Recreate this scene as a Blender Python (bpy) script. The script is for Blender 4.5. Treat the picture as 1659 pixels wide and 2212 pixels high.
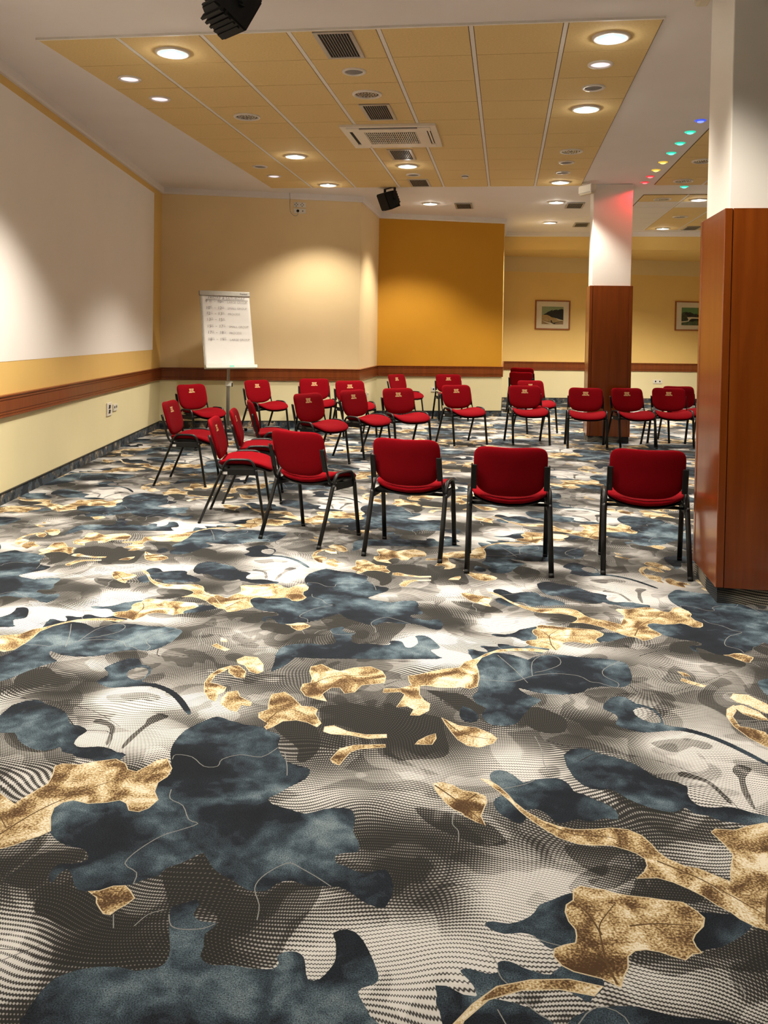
import bpy, bmesh, math, random
from mathutils import Vector, Matrix
from mathutils.geometry import delaunay_2d_cdt
import numpy as np

random.seed(7)
scene = bpy.context.scene
for o in list(bpy.data.objects):
    bpy.data.objects.remove(o, do_unlink=True)
C = scene.collection

# ------------------------------------------------------------------ camera
EYE = Vector((0, 0, 1.4557))
R_ = Vector((0.98970696, 0.14209246, 0.01702534))
U_ = Vector((-0.02007127, 0.0200305, 0.99959788))
F_ = Vector((-0.14169429, 0.9896507, -0.0226763))
cam = bpy.data.cameras.new('camera')
cam.sensor_fit = 'AUTO'
cam.sensor_width = 36.0
cam.lens = 1838.17 * 36.0 / 2212.0
cam.shift_y = (763.97 - 1106.0) / 2212.0
cam.clip_start = 0.05
cam.clip_end = 100
cam_ob = bpy.data.objects.new('camera', cam)
C.objects.link(cam_ob)
m3 = Matrix((R_, U_, -F_)).transposed()
cam_ob.matrix_world = Matrix.Translation(EYE) @ m3.to_4x4()
scene.camera = cam_ob

# ------------------------------------------------------------------ world, exposure
w = bpy.data.worlds.new('world')
scene.world = w
w.use_nodes = True
w.node_tree.nodes['Background'].inputs[0].default_value = (0.9, 0.85, 0.8, 1)
w.node_tree.nodes['Background'].inputs[1].default_value = 0.02
vs = scene.view_settings
vs.view_transform = 'Standard'
vs.look = 'None'
vs.exposure = 0.72
vs.gamma = 1.0
vs.use_curve_mapping = False
LAMP_COL = (1.0, 0.905, 0.77)
LAMP_W = 260.0          # one ceiling downlight
CZ = 3.59               # ceiling height
TZ = CZ - 0.012         # underside of the tiles

# ------------------------------------------------------------------ helpers
def lin(h):
    h = h.lstrip('#')
    v = [int(h[i:i + 2], 16) / 255 for i in (0, 2, 4)]
    return tuple(c / 12.92 if c <= .04045 else ((c + .055) / 1.055) ** 2.4 for c in v) + (1,)

def mat(name, col, rough=.6, metal=0, spec=.5, coat=0, emit=None, estr=0, noise=0, nscale=8, bump=0, bscale=200, stretch=None, alpha=None):
    m = bpy.data.materials.new(name)
    m.use_nodes = True
    nt = m.node_tree
    b = nt.nodes['Principled BSDF']
    col = tuple(col) if len(col) == 4 else tuple(col) + (1,)
    b.inputs['Base Color'].default_value = col
    b.inputs['Roughness'].default_value = rough
    b.inputs['Metallic'].default_value = metal
    b.inputs['Specular IOR Level'].default_value = spec
    b.inputs['Coat Weight'].default_value = coat
    if emit:
        b.inputs['Emission Color'].default_value = tuple(emit)[:3] + (1,)
        b.inputs['Emission Strength'].default_value = estr
    tc = nt.nodes.new('ShaderNodeTexCoord')
    mp = nt.nodes.new('ShaderNodeMapping')
    nt.links.new(tc.outputs['Object'], mp.inputs[0])
    if stretch:
        mp.inputs['Scale'].default_value = stretch
    if noise:
        n = nt.nodes.new('ShaderNodeTexNoise')
        n.inputs['Scale'].default_value = nscale
        n.inputs['Detail'].default_value = 4
        nt.links.new(mp.outputs[0], n.inputs['Vector'])
        r = nt.nodes.new('ShaderNodeValToRGB')
        r.color_ramp.elements[0].position = .3
        r.color_ramp.elements[1].position = .7
        r.color_ramp.elements[0].color = tuple(c * (1 - noise) for c in col[:3]) + (1,)
        r.color_ramp.elements[1].color = tuple(min(1, c * (1 + noise)) for c in col[:3]) + (1,)
        nt.links.new(n.outputs['Fac'], r.inputs[0])
        nt.links.new(r.outputs[0], b.inputs['Base Color'])
    if bump:
        n = nt.nodes.new('ShaderNodeTexNoise')
        n.inputs['Scale'].default_value = bscale
        n.inputs['Detail'].default_value = 3
        nt.links.new(tc.outputs['Object'], n.inputs['Vector'])
        bp = nt.nodes.new('ShaderNodeBump')
        bp.inputs['Strength'].default_value = bump
        bp.inputs['Distance'].default_value = .002
        nt.links.new(n.outputs['Fac'], bp.inputs['Height'])
        nt.links.new(bp.outputs[0], b.inputs['Normal'])
    return m

M = {}
M['ceil'] = mat('ceiling_paint', (.74, .70, .68), .8, noise=.02, nscale=2)
M['tile'] = mat('ceiling_tile_yellow', (.70, .515, .23), .9, noise=.06, nscale=60, bump=.15, bscale=300)
M['tile_white'] = mat('ceiling_tile_white', (.70, .66, .62), .9, noise=.03, nscale=60)
M['grid_dark'] = mat('grid_shadow_gap', (.10, .06, .025), .9, noise=.1, nscale=20)
M['runner'] = mat('grid_runner', (.76, .72, .66), .6, noise=.03, nscale=20)
M['cornice'] = mat('cornice_paint', (.74, .70, .67), .75, noise=.02, nscale=3)
M['cream_up'] = mat('wall_cream_upper', (.78, .605, .34), .75, noise=.03, nscale=1.5, bump=.05, bscale=120)
M['cream_low'] = mat('wall_cream_lower', (.73, .66, .40), .75, noise=.03, nscale=1.5, bump=.05, bscale=120)
M['yellow'] = mat('wall_yellow', (.72, .48, .155), .75, noise=.03, nscale=1.5, bump=.05, bscale=120)
M['ochre'] = mat('wall_ochre', (.78, .55, .19), .75, noise=.03, nscale=1.5, bump=.05, bscale=120)
M['beige'] = mat('wall_beige_band', (.74, .60, .32), .75, noise=.03, nscale=1.5)
M['orange'] = mat('wall_orange', (.56, .265, .008), .7, noise=.03, nscale=1.5, bump=.05, bscale=120)
M['screen'] = mat('screen_paint', (.87, .83, .80), .7, noise=.02, nscale=1.2)
M['column_white'] = mat('column_paint', (.80, .77, .72), .55, noise=.02, nscale=2)
M['black_trim'] = mat('black_trim', (.008, .008, .009), .5, noise=.1, nscale=20)
M['black_metal'] = mat('chair_black_metal', (.004, .004, .004), .42, spec=.3, noise=.1, nscale=30)
M['black_plastic'] = mat('black_plastic', (.005, .005, .005), .6, spec=.25, noise=.15, nscale=30, bump=.1)
M['red'] = mat('red_fabric', (.17, .0015, .0048), .95, spec=.06, noise=.10, nscale=180, bump=.25, bscale=500)
M['gold_thread'] = mat('gold_thread', (.95, .64, .30), .6, noise=.15, nscale=300)
M['white_plastic'] = mat('white_plastic', (.72, .68, .60), .4, noise=.02, nscale=20)
M['paper'] = mat('paper', (.76, .745, .725), .8, noise=.02, nscale=5)
M['sticker'] = mat('sticker_paper', (.42, .41, .39), .7, noise=.25, nscale=120)
M['ink'] = mat('marker_ink', (.10, .085, .075), .8, noise=.2, nscale=60)
M['alu'] = mat('aluminium', (.40, .385, .35), .4, metal=.6, noise=.04, nscale=30)
M['tray'] = mat('tray_grey', (.70, .72, .66), .5, noise=.02, nscale=20)
M['chrome'] = mat('chrome', (.55, .46, .33), .15, metal=1, noise=.05, nscale=30)
M['dark'] = mat('dark_void', (.003, .003, .003), .8, noise=.2, nscale=20)
M['slat'] = mat('vent_slat', (.42, .41, .39), .4, metal=.5, noise=.05, nscale=20)
M['ring'] = mat('lamp_ring', (.70, .66, .60), .35, noise=.02, nscale=20)
M['grey_mesh'] = mat('speaker_mesh', (.20, .19, .18), .7, noise=.25, nscale=400)
M['lens'] = mat('lamp_lens', (.06, .07, .08), .3, emit=(.72, .95, 1.0), estr=.66, noise=.02, nscale=30)
M['lens_dim'] = mat('lamp_lens_dim', (.75, .62, .66), .4, emit=(1, .86, .92), estr=.55, noise=.02, nscale=30)
M['frame_wood'] = mat('picture_frame_wood', (.30, .085, .02), .4, noise=.15, nscale=20)
M['matboard'] = mat('mat_board', (.66, .60, .46), .8, noise=.02, nscale=20)

def wood(name, c0, c1, rough=.28, coat=.35):
    m = bpy.data.materials.new(name)
    m.use_nodes = True
    nt = m.node_tree
    b = nt.nodes['Principled BSDF']
    tc = nt.nodes.new('ShaderNodeTexCoord')
    mp = nt.nodes.new('ShaderNodeMapping')
    mp.inputs['Scale'].default_value = (14, 14, .8)
    nt.links.new(tc.outputs['Object'], mp.inputs[0])
    n = nt.nodes.new('ShaderNodeTexNoise')
    n.inputs['Scale'].default_value = 1.6
    n.inputs['Detail'].default_value = 6
    n.inputs['Distortion'].default_value = .6
    nt.links.new(mp.outputs[0], n.inputs['Vector'])
    r = nt.nodes.new('ShaderNodeValToRGB')
    r.color_ramp.elements[0].position = .35
    r.color_ramp.elements[1].position = .68
    r.color_ramp.elements[0].color = c0 + (1,)
    r.color_ramp.elements[1].color = c1 + (1,)
    nt.links.new(n.outputs['Fac'], r.inputs[0])
    nt.links.new(r.outputs[0], b.inputs['Base Color'])
    b.inputs['Roughness'].default_value = rough
    b.inputs['Coat Weight'].default_value = coat
    b.inputs['Coat Roughness'].default_value = .12
    return m
M['wood'] = wood('cherry_veneer', (.155, .030, .0018), (.205, .045, .0036))
M['wood_rail'] = wood('cherry_rail', (.165, .037, .006), (.22, .053, .009), .35, .25)
M['wood_gap'] = mat('veneer_gap', (.05, .008, .003), .6, noise=.1, nscale=20)

def add_box(bm, lo, hi, mi=0):
    x0, y0, z0 = lo
    x1, y1, z1 = hi
    v = [bm.verts.new(p) for p in ((x0, y0, z0), (x1, y0, z0), (x1, y1, z0), (x0, y1, z0), (x0, y0, z1), (x1, y0, z1), (x1, y1, z1), (x0, y1, z1))]
    for q in ((0, 3, 2, 1), (4, 5, 6, 7), (0, 1, 5, 4), (1, 2, 6, 5), (2, 3, 7, 6), (3, 0, 4, 7)):
        f = bm.faces.new([v[i] for i in q])
        f.material_index = mi
    return v

def mesh_from(bm, name, mats, smooth=False):
    me = bpy.data.meshes.new(name)
    bmesh.ops.recalc_face_normals(bm, faces=bm.faces[:])
    bm.to_mesh(me)
    bm.free()
    for k in (mats if isinstance(mats, (list, tuple)) else [mats]):
        me.materials.append(M[k] if isinstance(k, str) else k)
    if smooth:
        for p in me.polygons:
            p.use_smooth = True
    return me

def ob(name, me, parent=None, loc=None, rz=None):
    o = bpy.data.objects.new(name, me)
    C.objects.link(o)
    if parent is not None:
        o.parent = parent
    if loc is not None:
        o.location = loc
    if rz is not None:
        o.rotation_euler = (0, 0, rz)
    return o

def tag(o, label=None, cat=None, group=None, kind=None):
    if label:
        o['label'] = label
    if cat:
        o['category'] = cat
    if group:
        o['group'] = group
    if kind:
        o['kind'] = kind
    return o

def thing(name, label, cat, loc=(0, 0, 0), rz=0, group=None):
    o = bpy.data.objects.new(name, None)
    C.objects.link(o)
    o.empty_display_size = .1
    o.location = loc
    o.rotation_euler = (0, 0, rz)
    return tag(o, label, cat, group)

def box_mesh(name, lo, hi, m, bevel=0, seg=2):
    bm = bmesh.new()
    add_box(bm, lo, hi)
    if bevel:
        bmesh.ops.recalc_face_normals(bm, faces=bm.faces[:])
        bmesh.ops.bevel(bm, geom=bm.edges[:], offset=bevel, segments=seg, affect='EDGES', profile=.5)
    return mesh_from(bm, name, m, smooth=False)

def lathe(name, prof, m, n=32, smooth=True):
    """prof: list of (r, z)"""
    bm = bmesh.new()
    rings = []
    for r, z in prof:
        if r < 1e-6:
            rings.append([bm.verts.new((0, 0, z))])
        else:
            rings.append([bm.verts.new((r * math.cos(2 * math.pi * k / n), r * math.sin(2 * math.pi * k / n), z)) for k in range(n)])
    for a, b in zip(rings, rings[1:]):
        for k in range(n):
            k2 = (k + 1) % n
            if len(a) == 1 and len(b) == 1:
                continue
            if len(a) == 1:
                bm.faces.new((a[0], b[k], b[k2]))
            elif len(b) == 1:
                bm.faces.new((a[k], a[k2], b[0]))
            else:
                bm.faces.new((a[k], a[k2], b[k2], b[k]))
    return mesh_from(bm, name, m, smooth)

def tube_bm(bm, path, ra, rb, side, n=10, cap=True):
    """oval tube; ra = half-size along 'side' vector, rb = the other"""
    pts = [Vector(p) for p in path]
    side = Vector(side).normalized()
    rings = []
    for i, p in enumerate(pts):
        a = pts[max(i - 1, 0)]
        b = pts[min(i + 1, len(pts) - 1)]
        t = (b - a).normalized()
        s = (side - t * side.dot(t)).normalized()
        u = t.cross(s)
        rings.append([bm.verts.new(p + s * ra * math.cos(2 * math.pi * k / n) + u * rb * math.sin(2 * math.pi * k / n)) for k in range(n)])
    for a, b in zip(rings, rings[1:]):
        for k in range(n):
            bm.faces.new((a[k], a[(k + 1) % n], b[(k + 1) % n], b[k]))
    if cap:
        bm.faces.new(rings[0][::-1])
        bm.faces.new(rings[-1])

def tube(name, path, ra, rb, side, m, n=10):
    bm = bmesh.new()
    tube_bm(bm, path, ra, rb, side, n)
    return mesh_from(bm, name, m, True)

def smooth_path(pts, k=4):
    pts = [Vector(p) for p in pts]
    out = []
    for i in range(len(pts) - 1):
        p0, p1, p2, p3 = pts[max(i - 1, 0)], pts[i], pts[i + 1], pts[min(i + 2, len(pts) - 1)]
        for j in range(k):
            t = j / k
            out.append(.5 * ((2 * p1) + (p2 - p0) * t + (2 * p0 - 5 * p1 + 4 * p2 - p3) * t * t + (3 * p1 - p0 - 3 * p2 + p3) * t ** 3))
    out.append(pts[-1])
    return out

def text_mesh(body, size, m, align='LEFT', shear=0, extrude=0, spacing=1.0, bold=0):
    cu = bpy.data.curves.new('text', 'FONT')
    cu.body = body
    cu.size = size
    cu.align_x = align
    cu.shear = shear
    cu.extrude = extrude
    cu.space_character = spacing
    cu.offset = bold
    cu.resolution_u = 2
    t = bpy.data.objects.new('text', cu)
    C.objects.link(t)
    dg = bpy.context.evaluated_depsgraph_get()
    me = bpy.data.meshes.new_from_object(t.evaluated_get(dg))
    bpy.data.objects.remove(t, do_unlink=True)
    bpy.data.curves.remove(cu)
    me.materials.clear()
    me.materials.append(M[m])
    return me

# ================================================================== the room
PA = Vector((-5.131, 12.15)); PB = Vector((-2.27, 13.08)); PC = Vector((-2.257, 14.887)); PD = Vector((-.07, 15.65))
PE = Vector((-.07, 19.078)); PF = Vector((7.5, 21.198)); PG = Vector((7.5, -3.5)); PH = Vector((-2.251, -3.5))
ROOM = [PH, PG, PF, PE, PD, PC, PB, PA]          # counter-clockwise

RAIL0, RAIL1 = .715, .905

def wall(name, a, b, zones, th=.16, ext0=.0, ext1=.0):
    """a->b with the room on the LEFT of a->b; zones: (z0, z1, material)"""
    d = (b - a).normalized()
    nrm = Vector((d.y, -d.x))                     # away from the room
    a2 = a - d * ext0
    b2 = b + d * ext1
    bm = bmesh.new()
    mats = []
    for z0, z1, m in zones:
        if m not in mats:
            mats.append(m)
        mi = mats.index(m)
        pts = [a2, b2, b2 + nrm * th, a2 + nrm * th]
        lo = [bm.verts.new((p.x, p.y, z0)) for p in pts]
        hi = [bm.verts.new((p.x, p.y, z1)) for p in pts]
        fs = [bm.faces.new(lo[::-1]), bm.faces.new(hi)]
        for i in range(4):
            j = (i + 1) % 4
            fs.append(bm.faces.new((lo[i], lo[j], hi[j], hi[i])))
        for f in fs:
            f.material_index = mi
    return tag(ob(name, mesh_from(bm, name, mats)), kind='structure')

def strip(name, a, b, prof, m, inset0=0, inset1=0, parent=None, struct=True):
    """extrude a profile [(depth into room, z)] along a wall line; mitres come from the insets"""
    d = (b - a).normalized()
    nin = Vector((-d.y, d.x))
    bm = bmesh.new()
    r0, r1 = [], []
    for u, z in prof:
        p = a + nin * u + d * (inset0 * u)
        q = b + nin * u - d * (inset1 * u)
        r0.append(bm.verts.new((p.x, p.y, z)))
        r1.append(bm.verts.new((q.x, q.y, z)))
    n = len(prof)
    for i in range(n):
        j = (i + 1) % n
        bm.faces.new((r0[i], r0[j], r1[j], r1[i]))
    bm.faces.new(r0[::-1])
    bm.faces.new(r1)
    o = ob(name, mesh_from(bm, name, m), parent)
    if struct and parent is None:
        tag(o, kind='structure')
    return o

def mitre(prev, here, nxt):
    """shortening per unit depth at an inside/outside corner"""
    d0 = (here - prev).normalized()
    d1 = (nxt - here).normalized()
    ang = math.atan2(d0.x * d1.y - d0.y * d1.x, d0.dot(d1))
    return math.tan(ang / 2)

SIDES = [('rear', PH, PG, [(0, .81, 'cream_low'), (.81, CZ, 'cream_up')]),
         ('right', PG, PF, [(0, .81, 'cream_low'), (.81, CZ, 'yellow')]),
         ('far', PF, PE, [(0, .81, 'cream_low'), (.81, 2.90, 'ochre'), (2.90, CZ, 'beige')]),
         ('return', PE, PD, [(0, .81, 'cream_low'), (.81, CZ, 'ochre')]),
         ('orange', PD, PC, [(0, .81, 'cream_low'), (.81, CZ, 'orange')]),
         ('side', PC, PB, [(0, .81, 'cream_low'), (.81, CZ, 'cream_up')]),
         ('back', PB, PA, [(0, .81, 'cream_low'), (.81, CZ, 'cream_up')]),
         ('left', PA, PH, [(0, .81, 'cream_low'), (.81, CZ, 'yellow')])]
BASE = [(0, 0), (.012, 0), (.012, .092), (0, .092)]
CAP = [(0, .092), (.016, .092), (.016, .101), (0, .101)]
RAILP = [(0, RAIL0), (.014, RAIL0), (.026, RAIL0 + .006), (.026, RAIL0 + .02), (.019, RAIL0 + .023), (.019, RAIL0 + .027), (.024, RAIL0 + .03), (.024, RAIL0 + .042), (.016, RAIL0 + .045), (.016, RAIL0 + .05),
         (.022, RAIL0 + .053), (.022, RAIL1 - .05), (.016, RAIL1 - .047), (.016, RAIL1 - .042), (.024, RAIL1 - .039), (.024, RAIL1 - .026), (.018, RAIL1 - .023), (.018, RAIL1 - .018), (.030, RAIL1 - .014), (.030, RAIL1 - .003), (.022, RAIL1), (0, RAIL1)]
CORN = [(0, 3.50), (.03, 3.50), (.04, 3.52), (.04, CZ), (0, CZ)]

def carpet_strip_material():
    m = bpy.data.materials.new('carpet_skirting')
    m.use_nodes = True
    nt = m.node_tree
    b = nt.nodes['Principled BSDF']
    b.inputs['Roughness'].default_value = .95
    tc = nt.nodes.new('ShaderNodeTexCoord')
    n = nt.nodes.new('ShaderNodeTexNoise')
    n.inputs['Scale'].default_value = 8.5
    n.inputs['Detail'].default_value = 3
    nt.links.new(tc.outputs['Object'], n.inputs['Vector'])
    r = nt.nodes.new('ShaderNodeValToRGB')
    r.color_ramp.interpolation = 'CONSTANT'
    e = r.color_ramp.elements
    e[0].position = 0; e[0].color = (.012, .018, .026, 1)
    e[1].position = .44; e[1].color = (.045, .065, .085, 1)
    for p, c in ((.52, (.06, .055, .05, 1)), (.58, (.15, .14, .12, 1)), (.64, (.45, .33, .2, 1)), (.67, (.03, .04, .05, 1))):
        k = e.new(p); k.color = c
    nt.links.new(n.outputs['Fac'], r.inputs[0])
    nt.links.new(r.outputs[0], b.inputs['Base Color'])
    return m
M['skirt'] = carpet_strip_material()

nS = len(SIDES)
wall_obs = {}
tn = 0
for i, (nm, a, b, zones) in enumerate(SIDES):
    prev = SIDES[i - 1][1]
    nxt = SIDES[(i + 1) % nS][2]
    m0, m1 = mitre(prev, a, b), mitre(a, b, nxt)
    wall_obs[nm] = wall('wall_' + nm, a, b, zones, ext0=.16 if m0 > 0 else -.0, ext1=.16 if m1 > 0 else -.0)
    bo = strip('baseboard_' + nm, a, b, BASE, 'skirt', m0, m1)
    strip('cap_strip', a, b, CAP, 'black_trim', m0, m1, parent=bo)
    tn += 1
    strip('trim_%d' % tn, a, b, RAILP, 'wood_rail', m0, m1)
    tn += 1
    strip('trim_%d' % tn, a, b, CORN, 'cornice', m0, m1)

# white projection area painted on the left wall
dl = (PA - PH).normalized(); nl = Vector((dl.y, -dl.x))
bm = bmesh.new()
s0, s1 = 1.5, (Vector((-5.041, 11.665)) - PH).length
p0 = PH + dl * s0; p1 = PH + dl * s1
q = [(p0 + nl * .002), (p1 + nl * .002)]
vv = [bm.verts.new((q[0].x, q[0].y, 1.178)), bm.verts.new((q[1].x, q[1].y, 1.178)), bm.verts.new((q[1].x, q[1].y, 3.425)), bm.verts.new((q[0].x, q[0].y, 3.425))]
bm.faces.new(vv)
ext = bmesh.ops.extrude_face_region(bm, geom=bm.faces[:])
for v in ext['geom']:
    if isinstance(v, bmesh.types.BMVert):
        v.co -= Vector((nl.x, nl.y, 0)) * .0035
ob('painted_screen', mesh_from(bm, 'painted_screen', 'screen'), wall_obs['left'])

# ceiling slab
ceiling = tag(ob('ceiling', box_mesh('ceiling', (-6.2, -3.8, CZ), (8.0, 21.6, CZ + .15), 'ceil')), kind='structure')
# soffit along the far wall
bm = bmesh.new()
add_box(bm, (-.07, 17.66, 3.237), (7.5, 21.4, CZ), 0)
tag(ob('trim_%d' % (tn + 2), mesh_from(bm, 'trim_soffit', 'ochre')), kind='structure')
strip('trim_%d' % (tn + 1), Vector((7.5, 17.66)), Vector((-.07, 17.66)), CORN, 'cornice')

# tile fields
PX = .642
tile_cache = {}
def tile(x0, x1, y0, y1, m):
    k = (round(x1 - x0, 3), round(y1 - y0, 3), m)
    if k not in tile_cache:
        g = .0042
        tile_cache[k] = box_mesh('ceiling_tile', (g, g, 0), (x1 - x0 - g, y1 - y0 - g, CZ - TZ), m)
    return ob('ceiling_tile', tile_cache[k], ceiling, (x0, y0, TZ))

def field(xs, ys, colour, run=.016, edge=True):
    ob('joint_shade_sheet', box_mesh('joint_shade_sheet', (xs[0], ys[0], CZ - .0035), (xs[-1], ys[-1], CZ - .0005), 'grid_dark'), ceiling)  # dark sheet added behind the tiles, its colour standing in for joint shade
    for i in range(len(xs) - 1):
        for j in range(len(ys) - 1):
            tile(xs[i] + (run if i else .004), xs[i + 1] - (run if i < len(xs) - 2 else .004), ys[j], ys[j + 1], colour(i, j))
    rm = box_mesh('grid_runner', (-run + .001, 0, 0), (run - .001, ys[-1] - ys[0], .0105), 'runner')
    for x in xs[1:-1]:
        ob('grid_runner', rm, ceiling, (x, ys[0], CZ - .0105))

xs1 = [-3.465] + [-2.85 + i * PX for i in range(6)] + [.997]
ys1 = [5.89] + [6.508 + i * PX for i in range(9)] + [12.213]
field(xs1, ys1, lambda i, j: 'tile')
xs2 = [1.98 + i * PX for i in range(7)]
field(xs2, ys1, lambda i, j: 'tile')
xs3 = [1.97 + i * PX for i in range(7)]
ys3 = [13.05 + i * .62 for i in range(7)] + [17.2]
def col3(i, j):
    if i == 0:
        return 'tile' if j == 0 else 'tile_white'
    if j == 1:
        return 'tile_white'
    return 'tile'
field(xs3, ys3, col3)
# the coffer behind the viewpoint (same grid)
ysb = [-1.4 + i * PX for i in range(7)] + [3.6]
field(xs1, ysb, lambda i, j: 'tile')
# edge trims of the near coffer
em = box_mesh('coffer_trim', (0, -.02, 0), (.997 + 3.465, .0, .016), 'runner')
ob('coffer_trim', em, ceiling, (-3.465, 5.889, CZ - .016))

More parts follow.
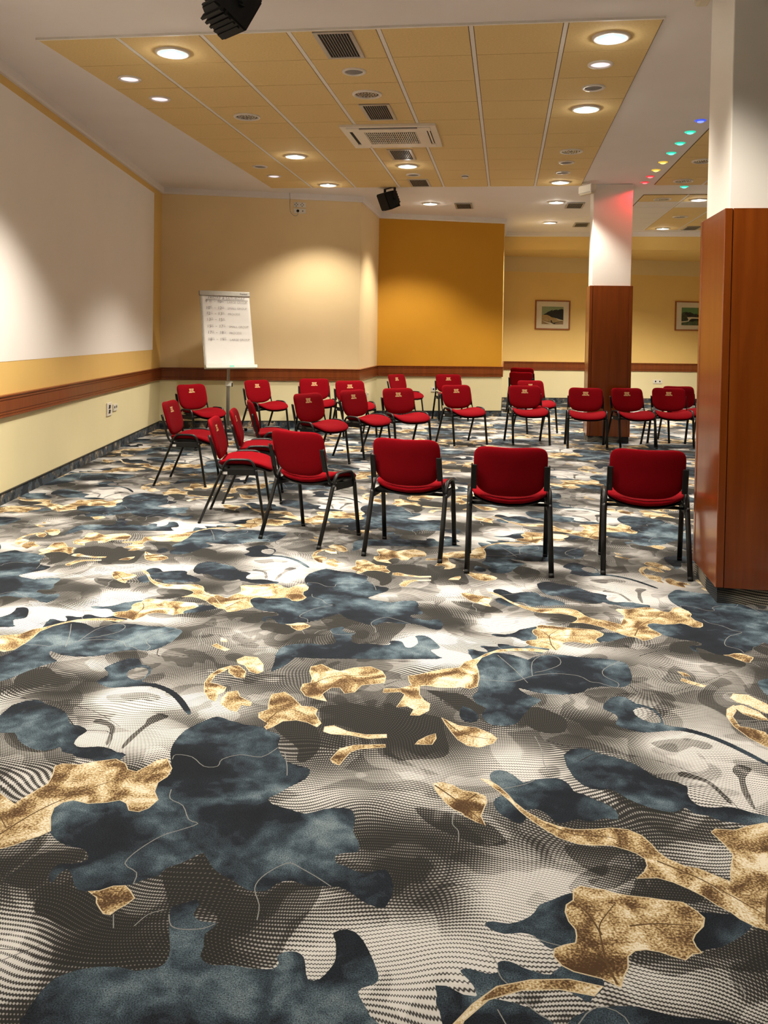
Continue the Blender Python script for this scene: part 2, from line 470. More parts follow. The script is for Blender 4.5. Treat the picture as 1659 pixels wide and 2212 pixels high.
# ================================================================== carpet
CARPET_GOLD = [
[(0.5795,0.1814),(0.5889,0.1900),(0.6030,0.1879),(0.6173,0.1882),(0.6280,0.1833),(0.6475,0.1815),(0.6699,0.1819),(0.6919,0.1806),(0.7112,0.1805),(0.7235,0.1676),(0.7304,0.1562),(0.7256,0.1409),(0.7128,0.1246),(0.7079,0.1140),(0.7093,0.1027),(0.7138,0.0942),(0.7028,0.0904),(0.6930,0.0795),(0.6811,0.0828),(0.6669,0.0877),(0.6518,0.0887),(0.6383,0.0844),(0.6290,0.0735),(0.6264,0.0551),(0.6193,0.0399),(0.6146,0.0239),(0.6069,0.0292),(0.5965,0.0341),(0.5819,0.0367),(0.5673,0.0393),(0.5553,0.0460),(0.5473,0.0589),(0.5493,0.0704),(0.5602,0.0780),(0.5737,0.0842),(0.5761,0.0962),(0.5758,0.1080),(0.5689,0.1209),(0.5661,0.1371),(0.5685,0.1504),(0.5777,0.1608)],
[(0.3856,0.4060),(0.3979,0.4118),(0.4163,0.4048),(0.4293,0.3935),(0.4523,0.3911),(0.4647,0.3834),(0.4667,0.3674),(0.4619,0.3443),(0.4588,0.3283),(0.4658,0.3057),(0.4542,0.3124),(0.4372,0.3243),(0.4318,0.3325),(0.4196,0.3396),(0.4086,0.3534),(0.3968,0.3740),(0.3894,0.3895)],
[(0.4567,0.4356),(0.4694,0.4323),(0.4838,0.4175),(0.4978,0.3962),(0.5079,0.3751),(0.5243,0.3528),(0.5467,0.3325),(0.5689,0.3218),(0.5912,0.3172),(0.6173,0.3220),(0.6439,0.3310),(0.6663,0.3311),(0.6836,0.3200),(0.6931,0.3023),(0.6992,0.2845),(0.7087,0.2706),(0.7272,0.2587),(0.7482,0.2476),(0.7663,0.2387),(0.7811,0.2296),(0.7906,0.2336),(0.8066,0.2509),(0.8192,0.2754),(0.8158,0.2954),(0.8077,0.3097),(0.8032,0.3280),(0.8021,0.3418),(0.8183,0.3505),(0.8454,0.3583),(0.8735,0.3693),(0.8084,0.1437),(0.7875,0.1520),(0.7744,0.1620),(0.7666,0.1732),(0.7530,0.1837),(0.7401,0.1991),(0.7257,0.2102),(0.7081,0.2210),(0.6891,0.2271),(0.6619,0.2207),(0.6743,0.2341),(0.6813,0.2503),(0.6809,0.2655),(0.6706,0.2767),(0.6593,0.2825),(0.6387,0.2895),(0.6133,0.2849),(0.5946,0.2842),(0.5702,0.2935),(0.5521,0.3100),(0.5335,0.3301),(0.5176,0.3515),(0.5045,0.3744),(0.4873,0.4010),(0.4695,0.4218)],
[(0.7848,0.3471),(0.7920,0.3559),(0.8191,0.3573),(0.8429,0.3731),(0.8688,0.3857),(0.8899,0.3744),(0.9013,0.3579),(0.9186,0.3539),(0.9292,0.3743),(0.9365,0.3947),(0.9491,0.4025),(0.9682,0.3743),(0.9705,0.3492),(0.9631,0.3302),(0.9684,0.3040),(0.9824,0.2836),(0.9776,0.2606),(0.9682,0.2495),(0.9537,0.2499),(0.9426,0.2666),(0.9285,0.2736),(0.9112,0.2639),(0.8860,0.2561),(0.8614,0.2611),(0.8478,0.2521),(0.8424,0.2354),(0.8497,0.2124),(0.8672,0.1809),(0.8589,0.1681),(0.8477,0.1578),(0.8365,0.1423),(0.8227,0.1318),(0.8181,0.1284),(0.7317,0.2597),(0.7455,0.2557),(0.7815,0.2335),(0.7862,0.2503),(0.7927,0.2711),(0.8012,0.2964),(0.7958,0.3199)],
[(0.5962,1.0208),(0.5608,1.0251),(0.5196,1.0168),(0.4837,1.0010),(0.4586,0.9720),(0.4391,0.9407),(0.4151,0.9159),(0.4042,0.8813),(0.3734,0.8688),(0.3504,0.8517),(0.3236,0.8279),(0.3031,0.8178),(0.3084,0.7891),(0.3147,0.7729),(0.2938,0.7518),(0.2624,0.7456),(0.2626,0.7268),(0.2955,0.7376),(0.3058,0.7265),(0.3037,0.7046),(0.2969,0.6670),(0.3156,0.6757),(0.3299,0.6633),(0.3260,0.6379),(0.3407,0.6407),(0.3559,0.6634),(0.3557,0.6938),(0.3435,0.7071),(0.3324,0.7317),(0.3289,0.7700),(0.3420,0.7783),(0.3701,0.7725),(0.4019,0.7787),(0.4108,0.7839),(0.4293,0.7784),(0.4427,0.7924),(0.4454,0.8339),(0.4432,0.8702),(0.4374,0.9072),(0.4489,0.9494),(0.4736,0.9820),(0.5092,1.0018),(0.5500,1.0101),(0.5853,1.0073)],
[(0.1003,0.8020),(0.0974,0.8265),(0.1162,0.8431),(0.1402,0.8224),(0.1614,0.8141),(0.1866,0.8379),(0.2190,0.8508),(0.2462,0.8310),(0.2572,0.8027),(0.2582,0.7734),(0.2321,0.7624),(0.2148,0.7533),(0.2067,0.7180),(0.1900,0.7093),(0.1762,0.7343),(0.1582,0.7308),(0.1491,0.7067),(0.1469,0.6954),(0.1619,0.6664),(0.1425,0.6731),(0.1173,0.6842),(0.1025,0.7086),(0.1007,0.7365),(0.1153,0.7452),(0.1127,0.7681)],
[(0.0526,0.6769),(0.0741,0.6920),(0.0923,0.6739),(0.1191,0.6375),(0.1414,0.6367),(0.1519,0.6287),(0.1518,0.6090),(0.1699,0.5745),(0.1666,0.5600),(0.1465,0.5746),(0.1240,0.5796),(0.1005,0.5704),(0.0881,0.5449),(0.0804,0.5344),(0.0760,0.5426),(0.0785,0.5568),(0.0559,0.5760),(0.0507,0.5943),(0.0635,0.6116),(0.0564,0.6458)],
[(0.9344,0.8329),(0.9456,0.8552),(0.9718,0.8537),(0.9944,0.8188),(1.0045,0.7830),(0.9961,0.7690),(0.9788,0.7779),(0.9606,0.8056),(0.9426,0.8149)],
[(0.9293,0.7930),(0.9463,0.8028),(0.9695,0.7760),(0.9775,0.7413),(0.9598,0.7438),(0.9388,0.7638)],
[(0.9321,0.7999),(0.9144,0.7775),(0.9056,0.7450),(0.9077,0.7042),(0.9225,0.6623),(0.9417,0.6339),(0.9558,0.6262),(0.9500,0.6568),(0.9576,0.6692),(0.9552,0.6908),(0.9320,0.7033),(0.9167,0.7060),(0.9148,0.7469),(0.9280,0.7739)],
[(0.9663,0.6709),(0.9823,0.6795),(0.9946,0.6548),(1.0236,0.6342),(1.0257,0.6193),(1.0073,0.6208),(1.0077,0.5909),(0.9922,0.5977),(0.9697,0.6186),(0.9637,0.6435)],
[(0.1807,0.5627),(0.1940,0.5699),(0.2222,0.5527),(0.2562,0.5459),(0.2917,0.5545),(0.2932,0.5434),(0.2621,0.5340),(0.2284,0.5406),(0.1959,0.5388),(0.1822,0.5450)],
[(0.2131,0.4509),(0.2216,0.4885),(0.2426,0.5049),(0.2946,0.5173),(0.2956,0.5092),(0.2523,0.4943),(0.2390,0.4796),(0.2325,0.4507),(0.2297,0.4349),(0.2190,0.4405)],
[(0.3833,0.6393),(0.3945,0.6272),(0.4140,0.6122),(0.4470,0.6094),(0.4717,0.5917),(0.4818,0.5760),(0.4759,0.5578),(0.4527,0.5383),(0.4330,0.5412),(0.4164,0.5592),(0.4029,0.5874),(0.3910,0.6171)],
[(0.3450,0.5286),(0.3497,0.5422),(0.3640,0.5622),(0.3754,0.5732),(0.3774,0.5561),(0.3723,0.5338),(0.3586,0.5312)],
[(-0.0190,0.0707),(-0.0063,0.0730),(0.0066,0.0844),(0.0205,0.0878),(0.0303,0.0796),(0.0409,0.0682),(0.0362,0.0565),(0.0284,0.0444),(0.0253,0.0355),(0.0176,0.0362),(0.0097,0.0432),(0.0008,0.0523),(-0.0041,0.0623)],
[(0.8594,0.9158),(0.8768,0.9013),(0.9004,0.8860),(0.8938,0.8766),(0.8700,0.8905),(0.8556,0.9019)],
[(0.8590,0.9528),(0.8724,0.9454),(0.8792,0.9295),(0.8668,0.9295)]]
CARPET_NAVY = [
[(-0.1473,0.2070),(-0.1562,0.2295),(-0.1539,0.2486),(-0.1376,0.2593),(-0.1074,0.2573),(-0.0715,0.2736),(-0.0574,0.2666),(-0.0463,0.2499),(-0.0224,0.2606),(-0.0176,0.2836),(-0.0316,0.3040),(-0.0347,0.3341),(-0.0264,0.3606),(-0.0505,0.4166),(-0.0598,0.4555),(-0.0574,0.5034),(-0.0378,0.5437),(-0.0194,0.5662),(0.0034,0.5564),(0.0393,0.5447),(0.0700,0.5414),(0.0816,0.5301),(0.1048,0.5213),(0.1130,0.5055),(0.1154,0.4806),(0.1253,0.4580),(0.1441,0.4301),(0.1698,0.4198),(0.1868,0.4118),(0.1859,0.3826),(0.1667,0.3546),(0.1543,0.3320),(0.1439,0.3170),(0.1548,0.3029),(0.1813,0.2953),(0.2074,0.2878),(0.2314,0.3046),(0.2577,0.3126),(0.2721,0.3091),(0.2811,0.2864),(0.2826,0.2575),(0.2950,0.2319),(0.2969,0.2108),(0.2835,0.2058),(0.2691,0.1979),(0.2739,0.1810),(0.2853,0.1781),(0.3022,0.1688),(0.3204,0.1697),(0.3387,0.1804),(0.3534,0.1473),(0.3484,0.1064),(0.3297,0.1073),(0.3171,0.1138),(0.3037,0.1246),(0.2841,0.1347),(0.2668,0.1316),(0.2433,0.1297),(0.2239,0.1354),(0.2076,0.1278),(0.1997,0.1126),(0.1860,0.1078),(0.1705,0.1096),(0.1478,0.1240),(0.1333,0.1308),(0.1169,0.1424),(0.0998,0.1644),(0.0927,0.1708),(0.0847,0.1616),(0.0720,0.1441),(0.0579,0.1316),(0.0526,0.1138),(0.0380,0.1040),(0.0322,0.0960),(0.0199,0.0891),(0.0066,0.0844),(-0.0039,0.0743),(-0.0172,0.0701),(-0.0327,0.0705),(-0.0438,0.0799),(-0.0556,0.0965),(-0.0673,0.1064),(-0.0730,0.0933),(-0.0720,0.0771),(-0.0822,0.0869),(-0.0860,0.1054),(-0.0792,0.1165),(-0.0614,0.1198),(-0.0513,0.1317),(-0.0654,0.1497),(-0.0846,0.1515),(-0.1051,0.1584),(-0.1240,0.1713),(-0.1372,0.1857)],
[(0.0958,1.0482),(0.0925,1.0602),(0.1059,1.0712),(0.1176,1.0799),(0.1240,1.0702),(0.1229,1.0531),(0.1366,1.0432),(0.1567,1.0428),(0.1479,1.0234),(0.1536,1.0034),(0.1546,0.9889),(0.1646,0.9800),(0.1757,0.9784),(0.1933,0.9815),(0.2198,0.9810),(0.2398,0.9846),(0.2439,0.9941),(0.2391,1.0022),(0.2460,1.0118),(0.2589,1.0141),(0.2690,1.0075),(0.2745,0.9925),(0.2807,0.9764),(0.2931,0.9786),(0.3021,0.9974),(0.3045,1.0120),(0.2998,1.0371),(0.2942,1.0516),(0.3092,1.0602),(0.3241,1.0530),(0.3381,1.0327),(0.3551,0.9964),(0.3533,0.9826),(0.3396,0.9735),(0.3387,0.9636),(0.3548,0.9384),(0.3551,0.9207),(0.1985,0.8903),(0.1080,0.8744),(0.0121,0.8662),(0.0106,0.8838),(0.0084,0.9149),(0.0122,0.9271),(0.0235,0.9358),(0.0414,0.9373),(0.0582,0.9303),(0.0720,0.9344),(0.0875,0.9523),(0.1145,0.9640),(0.1205,0.9757),(0.1176,0.9933),(0.1049,1.0216)],
[(0.4174,0.9918),(0.4482,0.9839),(0.4837,0.9840),(0.5189,0.9772),(0.5482,0.9558),(0.5587,0.9715),(0.5895,0.9914),(0.6299,0.9995),(0.6640,0.9926),(0.7135,0.9957),(0.7418,0.9879),(0.7589,0.9714),(0.7590,0.9081),(0.7479,0.8641),(0.7268,0.8426),(0.6952,0.8421),(0.6617,0.8241),(0.6509,0.8052),(0.6228,0.7886),(0.5868,0.7816),(0.5559,0.7865),(0.5248,0.8006),(0.5333,0.7821),(0.5505,0.7636),(0.5675,0.7508),(0.5488,0.7211),(0.5303,0.6774),(0.5212,0.6469),(0.5044,0.6296),(0.4838,0.6257),(0.4673,0.6318),(0.4542,0.6627),(0.4623,0.6941),(0.4446,0.7111),(0.4350,0.7410),(0.4433,0.7644),(0.4471,0.7990),(0.4437,0.8456),(0.4374,0.9072)],
[(0.6817,0.7470),(0.6909,0.7696),(0.7070,0.7942),(0.7292,0.7964),(0.7469,0.7700),(0.7707,0.7591),(0.7838,0.7265),(0.7833,0.6861),(0.8140,0.6827),(0.8532,0.6630),(0.8848,0.6341),(0.9126,0.5979),(0.9285,0.5709),(0.9247,0.5639),(0.9056,0.5862),(0.8778,0.6218),(0.8463,0.6502),(0.8069,0.6676),(0.7735,0.6585),(0.7358,0.6468),(0.7133,0.6560),(0.6952,0.6710),(0.7033,0.7012),(0.6953,0.7192),(0.6821,0.7317)],
[(0.4711,0.4470),(0.4801,0.4649),(0.4949,0.4662),(0.5094,0.4542),(0.5233,0.4354),(0.5380,0.4452),(0.5600,0.4551),(0.5817,0.4570),(0.5948,0.4417),(0.6002,0.4221),(0.6137,0.4179),(0.6263,0.4069),(0.6421,0.3969),(0.6568,0.3805),(0.6569,0.3559),(0.6372,0.3553),(0.6162,0.3424),(0.5968,0.3448),(0.5795,0.3326),(0.5664,0.3332),(0.5544,0.3522),(0.5381,0.3616),(0.5210,0.3553),(0.5079,0.3751),(0.4909,0.4017),(0.4767,0.4231)],
[(0.4804,0.3797),(0.4943,0.3889),(0.5077,0.3654),(0.5241,0.3465),(0.5201,0.3216),(0.5069,0.3222),(0.4872,0.3397),(0.4787,0.3600)],
[(0.5932,0.5389),(0.6244,0.5693),(0.6534,0.5543),(0.6821,0.5438),(0.7059,0.5287),(0.7210,0.5088),(0.7356,0.4895),(0.7591,0.4832),(0.7772,0.4690),(0.7727,0.4476),(0.7773,0.4220),(0.7951,0.4125),(0.8201,0.4203),(0.8425,0.4181),(0.8595,0.4088),(0.8788,0.4031),(0.8691,0.3702),(0.8497,0.3737),(0.8255,0.3781),(0.8037,0.3801),(0.7898,0.3897),(0.7709,0.3923),(0.7607,0.4061),(0.7409,0.3899),(0.7091,0.3965),(0.6787,0.4167),(0.6577,0.4397),(0.6292,0.4344),(0.6038,0.4648)],
[(0.4689,0.0989),(0.4784,0.1047),(0.4975,0.1040),(0.5169,0.1157),(0.5284,0.1303),(0.5346,0.1443),(0.5492,0.1557),(0.5672,0.1701),(0.5774,0.1742),(0.5777,0.1608),(0.5685,0.1504),(0.5661,0.1371),(0.5689,0.1209),(0.5758,0.1080),(0.5752,0.0864),(0.5628,0.0785),(0.5493,0.0704),(0.5390,0.0723),(0.5266,0.0873),(0.5107,0.0904),(0.4919,0.0850),(0.4758,0.0901)],
[(0.7289,0.1497),(0.7230,0.1654),(0.7436,0.1670),(0.7655,0.1688),(0.7800,0.1630),(0.7847,0.1515),(0.7692,0.1328),(0.7525,0.1181),(0.7367,0.1058),(0.7230,0.1014),(0.7142,0.0961),(0.7102,0.1067),(0.7106,0.1203),(0.7251,0.1388)],
[(0.4839,0.0368),(0.4916,0.0418),(0.5018,0.0400),(0.5118,0.0347),(0.5267,0.0304),(0.5417,0.0296),(0.5553,0.0460),(0.5673,0.0393),(0.5819,0.0367),(0.5965,0.0341),(0.5975,0.0225),(0.5914,0.0116),(0.5834,0.0037),(0.5778,-0.0037),(0.5597,0.0076),(0.5354,0.0066),(0.5108,0.0012),(0.4912,-0.0062),(0.4742,-0.0188),(0.4624,-0.0304),(0.4487,-0.0466),(0.4397,-0.0556),(0.4298,-0.0484),(0.4205,-0.0346),(0.4208,-0.0219),(0.4301,-0.0137),(0.4426,-0.0164),(0.4549,-0.0191),(0.4620,-0.0146),(0.4567,0.0009),(0.4463,0.0126),(0.4435,0.0190),(0.4535,0.0226),(0.4713,0.0188),(0.4839,0.0227)],
[(0.0064,0.8879),(0.0134,0.9317),(0.0507,0.9539),(0.0930,0.9551),(0.1038,0.9285),(0.0766,0.9090),(0.0531,0.8767),(0.0445,0.8288),(0.0317,0.8008),(0.0208,0.7862),(0.0150,0.8358)],
[(0.4142,0.6549),(0.4189,0.6958),(0.4456,0.6708),(0.4472,0.6373),(0.4257,0.6303)]]
CARPET_HOLE = [
[(0.7355,0.7370),(0.7532,0.7557),(0.7723,0.7442),(0.7798,0.7160),(0.7772,0.6944),(0.7594,0.6928),(0.7415,0.7086)]]
CARPET_TAUPE = [
(-0.30,[(0.5753,0.2779),(0.6127,0.2794),(0.6441,0.2841),(0.6623,0.2820),(0.6760,0.2724),(0.6796,0.2576),(0.6770,0.2420),(0.6659,0.2277),(0.6488,0.2103),(0.6325,0.1956),(0.6146,0.1901),(0.6037,0.1950),(0.5991,0.2060),(0.6204,0.2146),(0.6066,0.2218),(0.5930,0.2342),(0.5795,0.2521)]),
(-0.38,[(0.3620,0.3320),(0.3859,0.3333),(0.4167,0.3297),(0.4373,0.3213),(0.4608,0.3136),(0.4773,0.3049),(0.4934,0.2794),(0.4965,0.2662),(0.4776,0.2573),(0.4555,0.2559),(0.4329,0.2682),(0.4063,0.2803),(0.3819,0.2990)]),
(-0.15,[(0.6443,0.4441),(0.6573,0.4640),(0.6868,0.4732),(0.7142,0.4676),(0.7376,0.4615),(0.7514,0.4436),(0.7620,0.4127),(0.7512,0.3918),(0.7295,0.3816),(0.7080,0.3900),(0.6861,0.3986),(0.6621,0.4202)]),
(-0.42,[(0.6622,0.2222),(0.6889,0.2261),(0.7081,0.2210),(0.7257,0.2102),(0.7401,0.1991),(0.7312,0.1842),(0.7112,0.1805),(0.6699,0.1819),(0.6475,0.1815),(0.6562,0.2022)]),
(-0.30,[(0.6290,0.0735),(0.6518,0.0887),(0.6811,0.0828),(0.6930,0.0795),(0.7138,0.0942),(0.7367,0.1058),(0.7692,0.1328),(0.7985,0.1540),(0.8054,0.1552),(0.7840,0.0831),(0.7652,0.0727),(0.7407,0.0719),(0.7160,0.0710),(0.6939,0.0601),(0.6747,0.0497),(0.6583,0.0537),(0.6397,0.0610)]),
(-0.40,[(0.9265,0.0388),(0.9267,0.0654),(0.9306,0.0752),(0.9634,0.0720),(0.9873,0.0674),(1.0008,0.0523),(1.0139,0.0376),(1.0124,0.0169),(0.9995,0.0026),(0.9772,0.0065),(0.9504,0.0179),(0.9353,0.0235)]),
(-0.30,[(0.8776,0.1237),(0.8903,0.1364),(0.9149,0.1461),(0.9359,0.1473),(0.9428,0.1306),(0.9297,0.1181),(0.9164,0.1010),(0.9164,0.0726),(0.9042,0.0613),(0.8848,0.0623),(0.8659,0.0727),(0.8701,0.0974)]),
(-0.20,[(0.1542,0.9573),(0.1631,0.9692),(0.1774,0.9735),(0.1925,0.9675),(0.2026,0.9525),(0.2060,0.9338),(0.2047,0.9150),(0.2020,0.9011),(0.1745,0.8962),(0.1723,0.9154),(0.1706,0.9339),(0.1613,0.9452)]),
(-0.35,[(0.0557,0.1215),(0.0720,0.1441),(0.0950,0.1687),(0.1169,0.1424),(0.1478,0.1240),(0.1832,0.1073),(0.2076,0.1278),(0.2371,0.1308),(0.2640,0.1311),(0.2609,0.0906),(0.2517,0.0558),(0.2431,0.0232),(0.2394,-0.0138),(0.1933,-0.0185),(0.1620,-0.0205),(0.1522,-0.0005),(0.1499,0.0296),(0.1567,0.0428),(0.1488,0.0578),(0.1213,0.0697),(0.1100,0.0763),(0.0940,0.0563),(0.0772,0.0836)]),
(-0.42,[(0.5346,0.6421),(0.5272,0.6881),(0.5465,0.7167),(0.5758,0.7101),(0.5985,0.6782),(0.5938,0.6423),(0.5791,0.6168),(0.5543,0.6175)]),
(-0.25,[(0.6437,0.4329),(0.6518,0.4700),(0.6937,0.4735),(0.7328,0.4499),(0.7572,0.4206),(0.7542,0.3955),(0.7285,0.3826),(0.6983,0.3848),(0.6663,0.4032)]),
(-0.42,[(0.5303,0.6774),(0.5482,0.7057),(0.5738,0.7056),(0.5982,0.6906),(0.6086,0.6637),(0.6016,0.6255),(0.5766,0.6118),(0.5530,0.6207),(0.5375,0.6406)]),
(-0.35,[(0.7452,0.6092),(0.7757,0.6279),(0.8129,0.6394),(0.8451,0.6283),(0.8489,0.6121),(0.8315,0.6021),(0.8143,0.6097),(0.7862,0.5836),(0.7643,0.5877)]),
(-0.40,[(0.3439,0.7560),(0.3806,0.7521),(0.4168,0.7483),(0.4446,0.7111),(0.4710,0.6857),(0.4458,0.6611),(0.4159,0.6651),(0.3925,0.7010),(0.3686,0.7280)]),
(-0.42,[(0.0877,0.5540),(0.1076,0.5765),(0.1424,0.5738),(0.1684,0.5513),(0.1833,0.5104),(0.1859,0.4695),(0.1738,0.4358),(0.1581,0.4366),(0.1537,0.4715),(0.1307,0.5003),(0.1087,0.5220)]),
(-0.30,[(0.1551,0.6344),(0.1820,0.6548),(0.2197,0.6673),(0.2787,0.6385),(0.2894,0.5567),(0.2462,0.5573),(0.1972,0.5751),(0.1769,0.5712)]),
(-0.33,[(0.2714,0.6774),(0.2996,0.6625),(0.3314,0.6487),(0.3791,0.6385),(0.3908,0.5850),(0.4023,0.5270),(0.3965,0.4936),(0.3555,0.4779),(0.2972,0.4826)]),
(-0.55,[(0.8602,0.5313),(0.8702,0.5560),(0.8862,0.5551),(0.8942,0.5453),(0.8755,0.5158),(0.8691,0.4792),(0.8650,0.4223),(0.8591,0.4308),(0.8581,0.4703),(0.8645,0.5138)]),
(-0.50,[(0.7784,0.5176),(0.8107,0.5006),(0.8243,0.4763),(0.8350,0.4313),(0.8275,0.4340),(0.8164,0.4748),(0.8007,0.4941),(0.7706,0.5021)]),
(-0.20,[(0.6509,0.8052),(0.6847,0.8286),(0.7265,0.8403),(0.7402,0.8116),(0.7292,0.7964),(0.7070,0.7942),(0.6852,0.7580),(0.6655,0.7753)]),
(-0.25,[(0.5726,0.1864),(0.6143,0.2381),(0.6592,0.2386),(0.6731,0.2071),(0.6414,0.1511),(0.5978,0.1422)])]
CARPET_LINES = [
[(-0.0083,0.3150),(-0.0003,0.2901),(0.0251,0.2757),(0.0463,0.2429),(0.0628,0.2353),(0.0443,0.2164),(0.0243,0.1986),(0.0061,0.1628),(0.0007,0.1311),(0.0236,0.1157),(0.0289,0.0931)],
[(0.2007,0.0568),(0.1960,0.0832),(0.1820,0.1116),(0.1843,0.1353),(0.1993,0.1599),(0.2136,0.1710),(0.2296,0.1629),(0.2544,0.1481),(0.2755,0.1332)],
[(0.0944,0.0480),(0.1046,0.0294),(0.1227,0.0267),(0.1433,0.0324),(0.1540,0.0423)],
[(0.0293,0.0362),(0.0399,0.0138)],
[(0.0621,0.0218),(0.0700,0.0436),(0.0858,0.0548)],
[(-0.0411,0.4028),(-0.0412,0.4184),(-0.0124,0.4160),(0.0164,0.3908),(0.0382,0.3949),(0.0384,0.4178),(0.0634,0.4383),(0.0993,0.4372),(0.1175,0.4727)],
[(0.1548,0.3875),(0.1478,0.4156),(0.1329,0.4594)],
[(0.4837,0.9701),(0.5175,0.8975),(0.5439,0.8297)],
[(0.5546,0.8676),(0.5576,0.9444),(0.5844,0.9904),(0.6138,0.9825),(0.6159,0.9429),(0.5847,0.9046),(0.5601,0.8872)],
[(0.4418,0.8272),(0.4791,0.8287),(0.5162,0.8301),(0.5546,0.8676),(0.6028,0.8894),(0.6494,0.8864),(0.6700,0.8605),(0.6880,0.8581),(0.7176,0.8408),(0.7254,0.8655),(0.7017,0.8968),(0.7063,0.9351),(0.7468,0.9889)],
[(0.4839,1.0262),(0.4889,1.0133),(0.5035,0.9993),(0.5196,0.9766),(0.5377,0.9646)],
[(0.4681,0.0597),(0.4813,0.0399),(0.4839,0.0333)],
[(0.5187,0.0879),(0.5394,0.0800),(0.5601,0.0761)],
[(0.4874,0.4078),(0.5231,0.4283),(0.5416,0.4459)],
[(0.4202,0.3273),(0.4199,0.3002),(0.4289,0.2844),(0.4302,0.2567)],
[(0.7445,0.0322),(0.7442,0.0485),(0.7310,0.0529)],
[(0.5480,0.5974),(0.5575,0.5483),(0.5588,0.5009),(0.5683,0.4726)],
[(0.8057,0.9940),(0.8038,0.9545),(0.8261,0.8972),(0.8054,0.8581)],
[(0.8023,0.9794),(0.8226,0.9223),(0.8620,0.8868)]]
CARPET_VEINS = [
[(0.6126,0.0269),(0.6051,0.0548),(0.6031,0.0914),(0.6037,0.1190),(0.6144,0.1416),(0.6285,0.1656)],
[(0.6045,0.1033),(0.5945,0.1338),(0.5814,0.1549)],
[(0.6043,0.0583),(0.5881,0.0717),(0.5624,0.0727)],
[(0.6392,0.1254),(0.6728,0.1355),(0.7132,0.1387)],
[(0.8030,0.1579),(0.8158,0.2002),(0.8309,0.2364),(0.8571,0.2765),(0.8918,0.3203),(0.9379,0.3539)],
[(0.6954,0.2630),(0.7399,0.2364),(0.7749,0.2054),(0.8049,0.1759)],
[(0.5529,0.3247),(0.5902,0.3056),(0.6347,0.3082),(0.6713,0.3010)],
[(0.3871,0.4014),(0.4291,0.3572),(0.4624,0.3139)],
[(0.4524,0.3877),(0.4358,0.3617),(0.4317,0.3356)],
[(0.1182,0.7007),(0.1288,0.7595),(0.1704,0.7915),(0.2448,0.8062)],
[(0.0716,0.5509),(0.0917,0.6221),(0.1507,0.5943)],
[(0.3880,0.6306),(0.4235,0.5824),(0.4759,0.5706)],
[(-0.0127,0.0674),(0.0155,0.0592),(0.0322,0.0755)]]
CARPET_DARK = [
[(0.7470,0.8581),(0.7673,0.8169),(0.8286,0.8400),(0.9114,0.9141),(0.9722,0.9753)],
[(0.2602,0.7622),(0.2848,0.7903),(0.3159,0.8083)],
[(0.7915,0.0256),(0.8266,0.0580),(0.8737,0.0935),(0.9038,0.1532)],
[(0.8231,0.9680),(0.8924,0.9591),(0.9623,0.9627)],
[(0.6175,0.5200),(0.6599,0.5582),(0.7490,0.5456),(0.8265,0.4946)],
[(0.9107,0.7164),(0.9707,0.7400),(1.0115,0.7843),(1.0254,0.8250)],
[(0.3738,0.7183),(0.4022,0.6824),(0.4377,0.6498)],
[(0.8653,0.0634),(0.8792,0.1040),(0.8993,0.1380)],
[(0.2077,0.0725),(0.1977,0.0382),(0.1949,0.0108)],
[(0.6553,0.2765),(0.6608,0.2516),(0.6502,0.2201),(0.6292,0.1927)],
[(0.7210,0.5088),(0.7606,0.4728),(0.8096,0.4750),(0.8313,0.4518),(0.8432,0.3965)],
[(0.3864,0.1396),(0.4284,0.1656),(0.4638,0.1536)],
[(0.5671,0.5837),(0.6126,0.5671),(0.6665,0.5691),(0.6983,0.5273)]]
CARPET_TONES = [(0.794,0.605,0.50),(0.807,0.455,0.45),(0.905,0.441,0.35),(0.991,0.602,0.40),(0.713,0.396,0.20),(0.362,0.987,0.50),(0.362,0.350,0.30),(0.649,0.741,0.50),(0.801,0.603,0.45),(0.854,0.702,0.15),(0.427,0.001,0.30),(0.533,0.496,0.55),(0.509,0.447,0.30),(0.846,0.482,0.50),(0.931,0.611,0.40),(0.789,0.866,0.10),(0.747,0.290,0.50),(0.916,0.996,0.50),(0.207,0.335,0.55),(0.965,0.930,0.35),(0.294,0.999,0.50),(0.353,0.950,0.50),(0.315,0.075,0.30),(0.363,0.434,0.50),(0.481,0.209,0.50),(0.487,0.167,0.35),(0.542,0.129,0.35),(0.383,0.033,0.40),(0.412,0.996,0.40),(0.387,0.953,0.55),(0.864,0.485,0.50),(0.791,0.291,0.35),(0.603,0.193,0.45),(0.655,0.036,0.40),(0.709,0.042,0.20),(0.513,0.071,0.40),(0.410,0.221,-0.35),(0.358,0.134,-0.35),(0.340,0.235,-0.30),(0.020,0.947,-0.35),(0.083,0.987,-0.35),(0.894,0.069,-0.30),(0.719,0.947,-0.20),(0.625,0.648,-0.20),(0.651,0.635,-0.30),(0.347,0.577,-0.30),(0.213,0.606,-0.30),(0.726,0.311,-0.35),(0.737,0.291,-0.30)]

